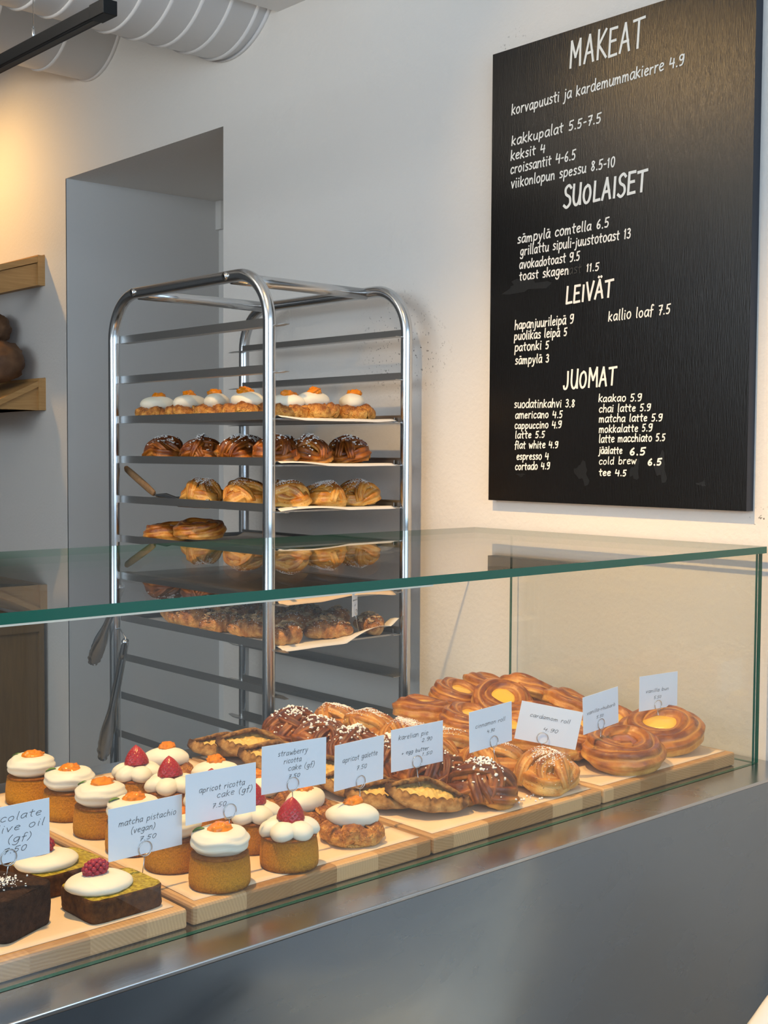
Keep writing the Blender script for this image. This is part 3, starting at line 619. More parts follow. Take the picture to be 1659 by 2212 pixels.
# ------------------------------------------------------------------ serving boards with paper
BZ = .976; PZ = BZ+.0012
BX4 = [(.430, .848), (.856, 1.277), (1.281, 1.684), (1.688, 2.096)]
BL4 = ['wooden serving board holding the matcha and chocolate slices, nearest one', 'wooden serving board under the ricotta cakes and apricot galettes',
       'wooden serving board under the filled pies, cinnamon and cardamom rolls', 'wooden serving board under the vanilla buns, farthest one by the wall']
PL4 = ['tan baking paper under the matcha and chocolate slices', 'tan baking paper under the ricotta cakes and galettes', 'tan baking paper under the pies and cinnamon rolls', 'tan baking paper under the vanilla buns']
for (x0, x1), l, pl in zip(BX4, BL4, PL4):
    b = MB(); c = Vector(((x0+x1)/2, 1.62, .95)); b.box(Vector((x0, 1.300, .9505))-c, Vector((x1, 1.952, BZ))-c)
    o = b.build('serving_board', M['beech'], None, smooth=False, bevel=.004); o.location = c; tag(o, l, 'serving board', 'boards in the display case')
    b = MB(); b.grid(lambda u, v: Vector((x0+.012+(x1-x0-.022)*u-c.x, 1.316+.622*v-c.y, .0008+.0009*max(0, nz((x0+u*.4, v*.6, 0), 7)))), 30, 40)
    p = b.build('baking_paper', M['paper'], None); p.location = (c.x, c.y, BZ); s_ = p.modifiers.new('solid', 'SOLIDIFY'); s_.thickness = .0005; tag(p, pl, 'baking paper', 'papers on the serving boards')

# ------------------------------------------------------------------ pastry builders (origin at the base centre)
def grains(mb_src, n, spread, r0, r1, cx=0, cy=0, name='pearl_sugar', parent=None, seed=1, elong=1.0, rotz=0):
    bv = mb_src.bvh(); rng = random.Random(seed); b = MB()
    ico = [(0,0,1),(.89,0,.45),(.28,.85,.45),(-.72,.53,.45),(-.72,-.53,.45),(.28,-.85,.45),(.72,.53,-.45),(-.28,.85,-.45),(-.89,0,-.45),(-.28,-.85,-.45),(.72,-.53,-.45),(0,0,-1)]
    fc = [(0,1,2),(0,2,3),(0,3,4),(0,4,5),(0,5,1),(1,6,2),(2,7,3),(3,8,4),(4,9,5),(5,10,1),(2,6,7),(3,7,8),(4,8,9),(5,9,10),(1,10,6),(6,11,7),(7,11,8),(8,11,9),(9,11,10),(10,11,6)]
    for k in range(n):
        x = rng.gauss(0, spread)*elong; y = rng.gauss(0, spread); x, y = x*math.cos(rotz)-y*math.sin(rotz)+cx, x*math.sin(rotz)+y*math.cos(rotz)+cy
        h = bv.ray_cast(Vector((x, y, 1)), Vector((0, 0, -1)))
        if h[0] is None: continue
        r = rng.uniform(r0, r1); p = h[0]+h[1]*r*.45
        sx, sy, sz = rng.uniform(.6, 1.3), rng.uniform(.6, 1.3), rng.uniform(.5, 1.1); b.add([Vector((q[0]*sx, q[1]*sy, q[2]*sz))*r*rng.uniform(.8, 1.2)+p for q in ico], fc)
    o = b.build(name, M['sugar'], parent, smooth=False); o['kind'] = 'stuff'; return o

def mk_sponge(b_, r=.0405, h=.043, seed=0):
    pr = [(r*.96, 0), (r, .003), (r*1.015, .010), (r*1.0, h*.55), (r*.965, h*.85), (r*.93, h*.96), (r*.87, h), (r*.4, h*1.02), (.001, h*1.02)]
    b_.lathe(pr, 56, fn=lambda p, t, s: Vector((p.x*(1+.012*nz(p, 40, seed)), p.y*(1+.012*nz(p, 40, seed)), p.z)))
def mk_cream_swirl(b_, z, r, h, seed=0):
    n = 22; pr = []
    for i in range(n+1):
        a = PI*(i/n); pr.append((max(.001, r*(math.sin(a)**.6) if i < n else .001), z+h*.5-h*.5*math.cos(a)))
    def fn(p, t, s):
        k = 1+.030*math.sin(p.z*640+t*1.0+seed+2*nz(p, 40, seed))*math.sin(PI*s)+.05*nz((p.x, p.y, p.z*2), 28, seed)
        dip = .006*math.exp(-(p.x**2+p.y**2)/(.014**2)) if s > .5 else 0
        return Vector((p.x*k, p.y*k, p.z-dip+.002*nz(p, 35, seed+5)))
    b_.lathe(pr, 56, fn=fn)
def mk_jam(b_, c, r, seed):
    b_.blob(r, r*.85, r*.62, c, 36, 20, fn=lambda d: 1+.30*nz(d, 2.6, seed)+.12*nz(d, 6, seed))
def mk_leaf(b_, c, ang, L_=.013):
    ca, sa = math.cos(ang), math.sin(ang)
    def fn(u, v):
        x = L_*u; y = (v-.5)*.011*math.sin(PI*min(1, u*1.0))**.8; z = .006*u-.009*u*u+abs(v-.5)*.005
        return Vector((c[0]+x*ca-y*sa, c[1]+x*sa+y*ca, c[2]+z))
    b_.grid(fn, 10, 6)
TOCAM = PI+YAW   # heading that looks back at the room
def apricot_cake(seed):
    t = thing('apricot_ricotta_cake', 'x', 'cake'); t['category'] = 'cake'
    b = MB(); mk_sponge(b, seed=seed); b.build('sponge', M['cake'], t)
    b = MB(); b.lathe([(.0372, .0408), (.0385, .0425), (.0365, .0445), (.02, .0452), (.001, .0452)], 48, fn=lambda p, q, s: p*(1+.01*nz(p, 60, seed))); b.build('browned_rim', M['cake_crust'], t)
    b = MB(); mk_cream_swirl(b, .042, .0385, .0345, seed); b.build('cream', M['cream'], t)
    b = MB(); mk_jam(b, (.003, .002, .0705), .0190, seed); b.build('apricot_jam', M['jam'], t)
    b = MB(); mk_leaf(b, (-.014, .014, .0725), R(140), .016); b.build('mint_leaf', M['leaf'], t)
    return t
def strawberry_cake(seed):
    t = thing('strawberry_ricotta_cake', 'x', 'cake')
    b = MB(); mk_sponge(b, seed=seed+9); b.build('sponge', M['cake'], t)
    b = MB(); b.lathe([(.0372, .0408), (.0385, .0425), (.0365, .0445), (.02, .0452), (.001, .0452)], 48); b.build('browned_rim', M['cake_crust'], t)
    for k in range(6):
        a = 2*PI*k/6+.35+seed*.2; b = MB(); d = Vector((math.cos(a), math.sin(a), 0))
        xf = Matrix.Translation(d*.0245+Vector((0, 0, .0530))) @ Matrix.Rotation(a, 4, 'Z') @ Matrix.Rotation(.30, 4, 'Y')
        b.blob(.0190, .0175, .0120, (0, 0, 0), 26, 18, xf=xf, fn=lambda q: 1+.06*nz(q, 1.6, k+seed)); b.build('cream_dollop', M['cream'], t)
    b = MB(); b.blob(.018, .018, .010, (0, 0, .053), 24, 14); b.build('cream', M['cream'], t)
    n = 40; pr = []; Hs, Rs = .043, .0200
    for i in range(n+1):
        s = i/n; r = Rs*(math.sin(PI*min(1, s*1.55)/2)**.6 if s < .3 else 1)*(1-max(0, (s-.28)/.72)**1.75)**.8
        pr.append((max(r, .0008), s*Hs))
    rows = 12; pts = []
    def dimple(t, s):
        k = s*rows; out = 0
        for row in (math.floor(k), math.floor(k)+1):
            m = 13; tt = (t/(2*PI)*m+(.5 if row % 2 else 0)); fr = tt-round(tt)
            out = max(out, math.exp(-(fr*fr/.045+(k-row)**2/.10)))
        return out
    b = MB(); b.lathe(pr, 104, fn=lambda p, tt, s: Vector((p.x*(1-.075*dimple(tt, s)), p.y*(1-.075*dimple(tt, s)), p.z)))
    st = b.build('strawberry', M['strawberry'], t); st.location = (.001, 0, .0525); st.rotation_euler = (R(4), R(-3), seed)
    b = MB()
    for row in range(1, rows-1):
        s = row/rows; i = int(s*n); r = pr[i][0]
        for q in range(13):
            a = 2*PI*(q-(.5 if row % 2 else 0))/13; b.blob(.00032, .00032, .0007, (r*.945*math.cos(a), r*.945*math.sin(a), s*Hs), 6, 4)
    sd = b.build('seeds', M['seed'], st); sd['kind'] = 'stuff'
    return t
def galette(seed, slim=False):
    t = thing('apricot_galette', 'x', 'pastry'); rng = random.Random(seed); b = MB(); nf = 5
    def rough(p): return Vector((p.x*(1+.05*nz(p, 55, seed)), p.y*(1+.05*nz(p, 55, seed)), max(0, p.z+.0030*nz(p, 60, seed+3)+.0022*nz(p, 150, seed)+.0010*nz(p, 330, seed))))
    pts = []; n = 150
    for k in range(n):      # dough rim folded in nf flaps: each starts high and outside and dives under the next one
        a = 2*PI*k/n; s = (nf*k/n) % 1.0; r = .0375+.0045*math.cos(nf*a/2*2+seed)-.004*s
        pts.append((r*math.cos(a), r*math.sin(a), .0125+.0065*(1-s)**1.5*min(1, s*9)+.001*math.sin(2*a+seed)))
    b.tube(pts, lambda q: .0118+.0042*(1-((nf*q) % 1.0))*min(1, ((nf*q) % 1.0)*8), seg=28, closed=True, fn=rough)
    b.lathe([(.041, 0), (.042, .004), (.03, .007), (.001, .008)], 40)
    for k in range(nf):
        a = 2*PI*(k+.16)/nf; xf = Matrix.Translation((.0345*math.cos(a), .0345*math.sin(a), .0215)) @ Matrix.Rotation(a+.5, 4, 'Z') @ Matrix.Rotation(R(30), 4, 'Y')
        c2 = MB(); c2.blob(.0180, .0170, .0048, (0, 0, 0), 30, 18, xf=xf, fn=lambda d: 1+.15*nz(d, 1.6, k+seed)); c2.v = [tuple(rough(Vector(q))) for q in c2.v]; b.add(c2.v, c2.f, bake=c2.a['bake'])
    b.build('crust', M['galette'], t)
    b = MB(); b.lathe([(.030, .010), (.024, .015), (.001, .017)], 36, fn=lambda p, q, s: Vector((p.x, p.y, p.z+.002*nz(p, 70, seed)))); b.build('apricot_filling', M['filling'], t)
    b = MB(); b.blob(.0420, .0275, .0195, (0, 0, .0375), 40, 24, xf=Matrix.Rotation(R(-42), 4, 'Z'), fn=lambda d: 1+.05*nz(d, 1.8, seed)-.06*max(0, abs(d.x)-.75)); b.build('cream', M['cream'], t)
    b = MB(); mk_jam(b, (.004, .003, .0555), .0165, seed+4); b.build('apricot_jam', M['jam'], t)
    return t
def slab(b_, lx, ly, h, seed, round_=.012, dome=0, amp=.0012):
    """bread-slice block with rounded corners and a rough side wall; returns nothing"""
    n = 72; out = []
    for k in range(n):
        a = 2*PI*k/n; c, s = math.cos(a), math.sin(a); e = .28
        out.append((lx*.5*abs(c)**e*(1 if c > 0 else -1), ly*.5*abs(s)**e*(1 if s > 0 else -1)))
    lv = [0, .15, .3, .5, .7, .85, .95, 1.0]; V = []; F = []
    for i, f in enumerate(lv):
        k = 1-.03*(1-f)*0+(-.025 if f in (0, 1.0) else 0)
        for x, y in out:
            p = Vector((x*k, y*k, h*f)); g = nz(p, 90, seed)*amp; p = p+Vector((x, y, 0)).normalized()*g
            if dome and f == 1.0: pass
            V.append(p)
    m = len(lv)
    for i in range(m-1):
        for j in range(n): F.append((i*n+j, i*n+(j+1) % n, (i+1)*n+(j+1) % n, (i+1)*n+j))
    F.append(tuple(range(n-1, -1, -1))); b_.add(V, F, 0)
    top = []; rings = 10
    for q in range(rings, 0, -1):
        f = q/rings
        for x, y in out:
            p = Vector((x*.975*f, y*.975*f, h+dome*(1-f**2.5))); p.z += amp*.9*nz(p, 120, seed+3); top.append(p)
    Ft = [(i*n+j, i*n+(j+1) % n, (i+1)*n+(j+1) % n, (i+1)*n+j) for i in range(rings-1) for j in range(n)]
    Ft.append(tuple(range((rings-1)*n, rings*n))); b_.add(top, Ft, 1)
def matcha_slice(seed):
    t = thing('matcha_pistachio_slice', 'x', 'cake slice')
    b = MB(); slab(b, .104, .088, .029, seed); b.build('crumb', [M['matcha_crust'], M['matcha']], t)
    b = MB(); b.blob(.043, .038, .0125, (-.016, .002, .034), 44, 22, fn=lambda d: 1+.06*nz(d, 1.5, seed)+(.05 if d.z < 0 and d.y < -.3 else 0)*abs(nz(d, 3, seed)), flatb=-.006); b.build('cream', M['cream'], t)
    b = MB(); rng = random.Random(seed)
    for k in range(46):
        zz = 1-2*(k+.5)/46; a = k*2.39996; rr = math.sqrt(1-zz*zz)
        c = (.0125*zz*1.15, .0095*rr*math.cos(a), .0088*rr*math.sin(a)); b.blob(.0036, .0036, .0036, c, 12, 8, fn=lambda d: 1)
    o = b.build('raspberry', M['raspberry'], t); o.location = (-.020, .004, .0525); o.rotation_euler = (0, R(-8), R(-35)+seed*.4)
    return t
def choc_slice():
    t = thing('chocolate_olive_oil_cake', 'chocolate olive oil cake block dusted with sugar at the left edge of the nearest board', 'cake slice', (.645, 1.392, PZ), R(24))
    b = MB(); slab(b, .088, .088, .050, 5, dome=.009, amp=.0016); b.build('sponge', [M['choc'], M['choc']], t)
    grains(b, 150, .010, .0006, .0016, -.006, -.004, 'powdered_sugar', t, 3)
    return t
def karelian(seed):
    t = thing('karelian_pie', 'x', 'pie'); A, B = .067, .037
    def outline(v): return (1-abs(v)**1.65)
    def crust(u, v):
        vv = (v*2-1)*.995; uu = u*2-1; w_ = B*outline(vv)+.003; au = abs(uu); cr = .5+.5*math.sin(vv*38+1.5*math.sin(vv*9)+(.9 if uu > 0 else 0)+seed)
        x = A*vv; 
        if au < .62: y = uu/.62*w_; z = .0015+.006*(au/.62)**3*outline(vv)
        else:
            k = (au-.62)/.38; ang = k*PI*1.0; rr = .0085*outline(vv)**.4+.003; y = (1 if uu > 0 else -1)*(w_+rr*math.sin(ang)*.65-rr*1.25*k); kk = max(0, (k-.45)/.55); y += (1 if uu > 0 else -1)*(.004*(1-k)-.0015*(cr-.5)*kk*2); z = .0075*outline(vv)+.002+rr*(1-math.cos(ang))*.52+.0012*(cr-.5)*kk*2
        z += .010*abs(vv)**6
        p = Vector((x, y, z)); p += Vector((0, .0020*nz(p, 70, seed+8), .0020*nz(p, 60, seed))); return p
    b = MB(); nu, nv = 26, 90; V0 = [crust(i/nu, j/nv) for j in range(nv+1) for i in range(nu+1)]
    F0 = [(j*(nu+1)+i, j*(nu+1)+i+1, (j+1)*(nu+1)+i+1, (j+1)*(nu+1)+i) for j in range(nv) for i in range(nu)]
    bk = [min(1, max(0, (abs(i/nu*2-1)-.55)*1.7+max(0, abs(j/nv*2-1)-.78)*4.5)) for j in range(nv+1) for i in range(nu+1)]
    b.add(V0, F0, bake=bk); o = b.build('rye_crust', M['rye'], t); s_ = o.modifiers.new('solid', 'SOLIDIFY'); s_.thickness = .0046; s_.offset = 0
    def rice(u, v):
        vv = (v*2-1)*.88; uu = u*2-1; p = Vector((A*vv, uu*(B*outline(vv)-.0015), .0075+.006*(1-uu*uu)*outline(vv)))
        p.z += .0042*nz(p, 75, seed+2)+.0028*nz(p, 190, seed); return p
    b = MB(); b.grid(rice, 40, 84); b.build('rice_filling', M['rice'], t)
    return t
def knot(kind, seed):
    cin = kind == 'cinnamon'
    t = thing('cinnamon_roll' if cin else 'cardamom_roll', 'x', 'bun'); rng = random.Random(seed*13+(1 if cin else 2)); b = MB()
    rg = (7, .14) if cin else (6, .11)
    fnz = lambda p: Vector((p.x*(1+.05*nz(p, 30, seed)), p.y*(1+.05*nz(p, 30, seed)), max(0, p.z+.003*nz(p, 34, seed+7))))
    pts = [((.035+.004*math.sin(3*a+seed))*math.cos(a), (.035+.004*math.sin(3*a+seed))*math.sin(a), .019+.006*math.sin(2*a+seed)) for a in [2*PI*k/72 for k in range(72)]]
    b.tube(pts, lambda s: .0185+.0025*math.sin(3*2*PI*s+seed), seg=56, closed=True, ridge=rg, twist=3, fn=fnz)
    b.blob(.035, .035, .022, (0, 0, .019), 24, 14)
    for q in range(4 if cin else 3):
        a0 = seed*.9+q*(2.0 if cin else 1.15)+rng.uniform(-.2, .2); off = rng.uniform(-.012, .012); pp = []
        for k in range(29):
            s = k/28; th = PI*s; x = -.045*math.cos(th); y = off+.012*math.sin(2*PI*s+q); z = .013+(.029+.004*q)*math.sin(th)**.75
            pp.append((x*math.cos(a0)-y*math.sin(a0), x*math.sin(a0)+y*math.cos(a0), z))
        b.tube(pp, lambda s: (.0125 if cin else .0145)*(.62+.38*math.sin(PI*s)), seg=48, ridge=rg, twist=1.2*(1 if q % 2 else -1), flat=1.25, fn=fnz)
    b.build('dough', M['cinn' if cin else 'card_d'], t)
    if cin: grains(b, 190, .0150, .0013, .0027, rng.uniform(-.006, .006), rng.uniform(-.006, .006), 'pearl_sugar', t, seed, 1.3, seed)
    else: grains(b, 900, .0125, .0005, .0012, .004, -.002, 'caster_sugar', t, seed, 1.3, seed)
    return t
def bun(kind, seed):
    t = thing('vanilla_bun' if kind == 'van' else 'rhubarb_bun', 'x', 'bun'); b = MB(); el = 1.18
    N_ = 150; turns = 2.35; pp = []
    for k in range(N_):
        s = k/(N_-1); a = seed+s*turns*2*PI; r = .0535-.026*s**1.05; z = .0195+.016*s+.004*math.sin(a*1.5+seed)*s
        pp.append((r*math.cos(a)*el, r*math.sin(a), z))
    b.tube(pp, lambda s: (.0200-.004*s)*(.45+.55*min(1, s*9))*(.5+.5*min(1, (1-s)*8)), seg=48, ridge=(6, .12), twist=2.6,
           fn=lambda p: Vector((p.x*(1+.03*nz(p, 25, seed)), p.y*(1+.03*nz(p, 25, seed)), max(0, p.z+.003*nz(p, 30, seed)))))
    b.blob(.045*el, .045, .012, (0, 0, .012), 30, 12, flatb=-.011)
    b.build('dough', M['van'], t)
    b = MB(); rr = .030 if kind == 'van' else .023
    b.lathe([(rr, .030), (rr*.96, .0405), (rr*.6, .0440), (.001, .0450)], 40, fn=lambda p, q, s: Vector((p.x*el, p.y, p.z+.0025*nz(p, 55, seed))))
    b.build('custard' if kind == 'van' else 'rhubarb_filling', M['custard' if kind == 'van' else 'rhubarb'], t)
    return t
def almond(seed):
    t = thing('almond_croissant', 'x', 'pastry'); b = MB(); pp = []
    for k in range(25):
        s = k/24*2-1; pp.append((.058*s, .022*s*s-.008, .019+.004*math.cos(s*2)))
    b.tube(pp, lambda s: .006+.0215*math.sin(PI*min(1, max(0, s)))**.7*(1+.10*math.sin(s*34)), seg=24, fn=lambda p: Vector((p.x, p.y*1.05+.004*nz(p, 40, seed), max(0, p.z+.004*nz(p, 50, seed)))))
    b.build('crust', M['croissant'], t); bv = b.bvh(); rng = random.Random(seed); f = MB()
    for k in range(170):
        x, y = rng.uniform(-.05, .05), rng.gauss(0, .011); h = bv.ray_cast(Vector((x, y, 1)), Vector((0, 0, -1)))
        if h[0] is None: continue
        xf = Matrix.Translation(h[0]+Vector((0, 0, .0015))) @ Matrix.Rotation(rng.uniform(0, 6), 4, 'Z') @ Matrix.Rotation(rng.uniform(-.8, .8), 4, 'X')
        r = rng.uniform(.003, .0065); f.add([(r*math.cos(a)*1.3, r*math.sin(a), .0004*(-1)**i) for i, a in enumerate([0, 1.05, 2.1, 3.14, 4.2, 5.2])], [(0, 1, 2, 3, 4, 5)], xf=xf)
    fo = f.build('almond_flakes', M['almond'], t, smooth=False); fo['kind'] = 'stuff'
    grains(b, 260, .017, .0005, .0012, 0, 0, 'powdered_sugar', t, seed, 1.6)
    return t

PA = [apricot_cake(k) for k in (1, 2)]; PS = [strawberry_cake(k) for k in (1, 2)]; PG = [galette(k) for k in (1, 4)]
PM = [matcha_slice(k) for k in (1, 2)]; PK = [karelian(k) for k in (1, 2)]; PC = [knot('cinnamon', k) for k in (1, 2, 3)]; PD = [knot('cardamom', k) for k in (1, 2)]
PV = [bun('van', k) for k in (1, 2.6)]; PR = [bun('rhu', k) for k in (1.8,)]; PAl = [almond(k) for k in (1, 2)]
ORD = ['front', 'second', 'third', 'fourth', 'fifth', 'sixth']

# --- nearest board
ML = ['matcha slice with raspberry on cream, at the board front carrying its card', 'matcha slice with raspberry on cream, second from the front, behind the carded slice', 'matcha slice half hidden behind the chocolate cake card']
for k, (x, y, rz) in enumerate(((.778, 1.366, .02), (.768, 1.488, .08), (.735, 1.60, .05))):
    place(PM[k % 2], (x, y, PZ), rz, ML[k], 'matcha slices on the nearest board')
choc_slice()
# --- ricotta cakes and galettes
AL = ['apricot ricotta cake at the board front carrying its price card', 'apricot ricotta cake between the matcha card and the front apricot cake', 'apricot ricotta cake whose orange jam shows just above the matcha card',
      'apricot ricotta cake third from the back of its row, left of the matcha card top', 'apricot ricotta cake second from the back of its row', 'apricot ricotta cake farthest back at the left picture edge']
for k, (x, y) in enumerate(((.927, 1.344), (.921, 1.446), (.917, 1.545), (.921, 1.647), (.926, 1.755), (.920, 1.872))):
    place(PA[k % 2], (x, y, PZ), [.1, -.25, .3, -.1, .15, -.3][k], AL[k], 'apricot ricotta cakes')
SL = ['strawberry ricotta cake at the board front under the strawberry card', 'strawberry ricotta cake second from the front, left of the front strawberry cake', 'strawberry ricotta cake hidden behind the apricot ricotta card',
      'strawberry ricotta cake second from the back, left of the apricot ricotta card', 'strawberry ricotta cake farthest back in its row']
for k, (x, y) in enumerate(((1.044, 1.345), (1.050, 1.440), (1.047, 1.543), (1.045, 1.648), (1.043, 1.745))):
    place(PS[k % 2], (x, y, PZ), .7*k, SL[k], 'strawberry ricotta cakes')
GLb = ['apricot galette with cream at the board front carrying the galette card', 'apricot galette second from the front, behind the front strawberry cake', 'apricot galette hidden behind the strawberry cake card',
       'apricot galette second from the back, just above the apricot ricotta card', 'apricot galette farthest back beside the last strawberry cake']
for k, (x, y) in enumerate(((1.182, 1.371), (1.180, 1.480), (1.178, 1.592), (1.172, 1.712), (1.160, 1.845))):
    place(PG[k % 2], (x, y, PZ), [0, 1.1, 2.3, .25, .1][k], GLb[k], 'apricot galettes on the serving board', .97)
# --- pies, cinnamon and cardamom rolls
KL = ['karelian pie with crimped rye edge at the board front carrying its card', 'karelian pie lying under the front one, its left end showing', 'karelian pie behind the apricot galette card', 'karelian pie between the strawberry and galette cards',
      'karelian pie behind the strawberry card', 'karelian pie seen left of the strawberry card, lower of the back pair', 'karelian pie on top of the back pair left of the strawberry card', 'karelian pie farthest back, just its tip showing left of the others']
KP = [(1.363, 1.402, .010, -42, 17, 9), (1.332, 1.462, .002, -46, 10, 2), (1.342, 1.545, .004, -40, 16, 4), (1.342, 1.625, .006, -48, 20, 3), (1.345, 1.700, .006, -42, 18, 3), (1.345, 1.775, .006, -50, 20, 4), (1.345, 1.845, .016, -44, 20, 4), (1.330, 1.915, .002, -52, 12, 0)]
for k, (x, y, z, rz, rx, ry) in enumerate(KP):
    place(PK[k % 2], (x, y, PZ+z+.008), (R(rx), R(ry), R(rz)), KL[k], 'karelian pies')
CL = ['pearl sugared cinnamon roll at the board front carrying its card', 'cinnamon roll directly behind the front cinnamon roll', 'cinnamon roll behind the karelian pie card', 'cinnamon roll above the apricot galette card', 'cinnamon roll second from the back left of the board, above the strawberry card', 'cinnamon roll farthest back left of its row']
for k, (x, y) in enumerate(((1.472, 1.380), (1.472, 1.492), (1.474, 1.602), (1.478, 1.706), (1.480, 1.806), (1.482, 1.905))):
    place(PC[k % 3], (x, y, PZ), [.4, 2.2, 1.1, -.6, 3, .2][k], CL[k], 'cinnamon rolls on the serving board', 1.05)
DL = ['pale cardamom roll with sugar at the board front right of the cinnamon roll', 'cardamom roll behind the cinnamon roll card', 'cardamom roll between the karelian pie and cinnamon roll cards', 'cardamom roll above the karelian pie card', 'cardamom roll second from the back of its row', 'cardamom roll farthest back of its row']
for k, (x, y) in enumerate(((1.612, 1.366), (1.610, 1.480), (1.608, 1.592), (1.605, 1.705), (1.604, 1.812), (1.602, 1.905))):
    place(PD[k % 2], (x, y, PZ), [-.6, .9, 2.0, -.2, 1.4, .6][k], DL[k], 'cardamom rolls on the serving board', 1.03)
b = MB(); rng = random.Random(4); c0 = Vector((1.545, 1.345, PZ))
for k in range(16):
    r = rng.uniform(.0012, .0026); q = Vector((rng.gauss(0, .018), rng.gauss(0, .010), r*.7)); b.blob(r, r*.8, r*.7, q, 7, 5)
cr = b.build('sugar_crumbs', M['sugar'], None, smooth=False); cr.location = c0; cr['kind'] = 'stuff'; tag(cr, 'white pearl sugar crumbs fallen on the paper beside the front cinnamon roll', 'sugar')
# --- vanilla buns
place(PR[0], (1.842, 1.380, PZ+.004), (R(7), R(-3), R(15)), 'glossy rhubarb vanilla bun at the board front carrying its card', 'rhubarb buns', 1.14)
place(PV[0], (2.012, 1.410, PZ+.008), (R(14), R(-8), R(-30)), 'vanilla bun with yellow custard at the right board end carrying its card', 'vanilla buns on the serving board', 1.15)
VP = [(1.985, 1.522, .006, 14, -12, .6, 'vanilla bun right behind the carded vanilla bun, custard facing out'), (1.758, 1.492, 0, 8, -6, 2.2, 'vanilla bun behind the cardamom roll card'),
      (1.880, 1.500, .004, 8, -10, 1.2, 'vanilla bun between the two carded buns, one row back'), (1.775, 1.602, .002, 10, -8, .3, 'vanilla bun behind the right half of the cinnamon roll card'),
      (1.900, 1.636, .010, 14, -14, 2.9, 'vanilla bun with bright custard above the cardamom roll card'), (2.020, 1.645, .016, 16, -16, 1.7, 'vanilla bun by the wall above the rhubarb card'),
      (1.790, 1.722, .004, 8, -6, 1.0, 'vanilla bun in the middle of the board, left of the cinnamon roll card top'), (1.925, 1.760, .022, 24, -20, .2, 'vanilla bun leaning with its custard near the top of the pile'),
      (2.025, 1.775, .026, 22, -22, 2.4, 'vanilla bun on top of the pile showing yellow custard'), (1.795, 1.850, .004, 6, -4, 2.0, 'flat vanilla bun at the back left of the pile'),
      (1.920, 1.885, .014, 14, -8, .9, 'vanilla bun at the back of the pile, left of its top'), (2.030, 1.890, .016, 16, -10, 1.5, 'vanilla bun at the far back corner by the wall')]
for k, (x, y, z, rx, ry, rz, l) in enumerate(VP):
    place(PV[k % 2], (x, y, PZ+z+.004), (R(rx), R(ry), rz), l, 'vanilla buns on the serving board', 1.0)

# ------------------------------------------------------------------ price cards on wire holders
def card(c, yaw, roll, lines, ring, foot, label, w_=.110, h_=.068, ringr=.0098):
    c = Vector(c); t = thing('price_card', label, 'price card', c, 0, 'price cards on wire holders'); t.rotation_euler = (0, -R(roll), R(yaw))
    b = MB(); b.box((-w_/2, .0003, -h_/2), (w_/2, .0009, h_/2)); b.build('card', M['card'], t, smooth=False)
    for s, u0, u1, v, hh in lines:
        b = MB(); write(b, s, Vector(((u0-.5)*w_, 0, (.5-v)*h_)), Vector(((u1-.5)*w_, 0, (.5-v)*h_)), Vector((0, 0, 1)), hh*h_*.8, .00062, Vector((0, -1, 0)), .18, .04); b.build('lettering', M['ink'], t, smooth=False)
    inv = (Matrix.Translation(c) @ Matrix.Rotation(R(yaw), 4, 'Z') @ Matrix.Rotation(-R(roll), 4, 'Y')).inverted()
    rp = inv @ Vector(ring); fp = inv @ Vector(foot); rx, rz = rp.x, rp.z
    b = MB()
    for yy in (-.0014, .0022):
        b.tube([(rx+ringr*math.cos(a), yy, rz+ringr*math.sin(a)) for a in [2*PI*k/40 for k in range(40)]], .0007, seg=8, closed=True)
    b.tube([(rx+ringr*math.cos(a), -.0014+.0036*k/8, rz+ringr*math.sin(a)) for k, a in enumerate([-PI/2+.5*(q/8-.5) for q in range(9)])], .0007, seg=8)
    b.tube([(rx, .0004, rz-ringr), (rx+(fp.x-rx)*.5, fp.y*.3, rz-ringr+(fp.z-rz+ringr)*.5), (fp.x, fp.y, fp.z)], .00065, seg=8)
    b.build('wire_holder', M['wire'], t)
    return t
card((.6390, 1.365, 1.0975), 0, 0, [('chocolate', .14, .90, .27, .17), ('olive oil', .28, .93, .46, .17), ('(gf)', .50, .78, .66, .17), ('7.50', .45, .72, .84, .14)], (.641, 1.36, 1.070), (.641, 1.385, 1.03), 'white card for the chocolate olive oil cake, cut by the left picture edge')
card((.8400, 1.385, 1.0610), 0, 0, [('matcha pistachio', .13, .91, .37, .15), ('(vegan)', .29, .62, .55, .15), ('7.50', .40, .63, .735, .12)], (.838, 1.383, 1.034), (.833, 1.383, 1.000), 'white card lettered matcha pistachio on the front matcha slice')
card((.9445, 1.365, 1.0910), -3, 0, [('apricot ricotta', .18, .83, .41, .15), ('cake (gf)', .43, .94, .57, .16), ('7.50', .36, .56, .76, .13)], (.957, 1.363, 1.065), (.955, 1.363, 1.035), 'white card lettered apricot ricotta cake on the front apricot cake')
card((1.0765, 1.375, 1.1050), -4, -.6, [('strawberry', .24, .70, .26, .15), ('ricotta', .33, .60, .43, .14), ('cake (gf)', .40, .81, .59, .15), ('7.50', .40, .58, .75, .11)], (1.073, 1.373, 1.079), (1.069, 1.364, 1.035), 'white card lettered strawberry ricotta cake above the front strawberry cake')
card((1.2080, 1.385, 1.0855), 7, -1.2, [('apricot galette', .15, .86, .42, .15), ('7.50', .43, .64, .65, .13)], (1.210, 1.380, 1.056), (1.206, 1.380, 1.018), 'white card lettered apricot galette standing in the cream of the front galette')
card((1.3710, 1.430, 1.0770), -3, .7, [('karelian pie', .13, .70, .27, .15), ('2.90', .58, .78, .42, .12), ('+ egg butter', .19, .71, .64, .12), ('1.50', .58, .78, .76, .11)], (1.369, 1.420, 1.052), (1.372, 1.420, .998), 'white card lettered karelian pie on the front pie')
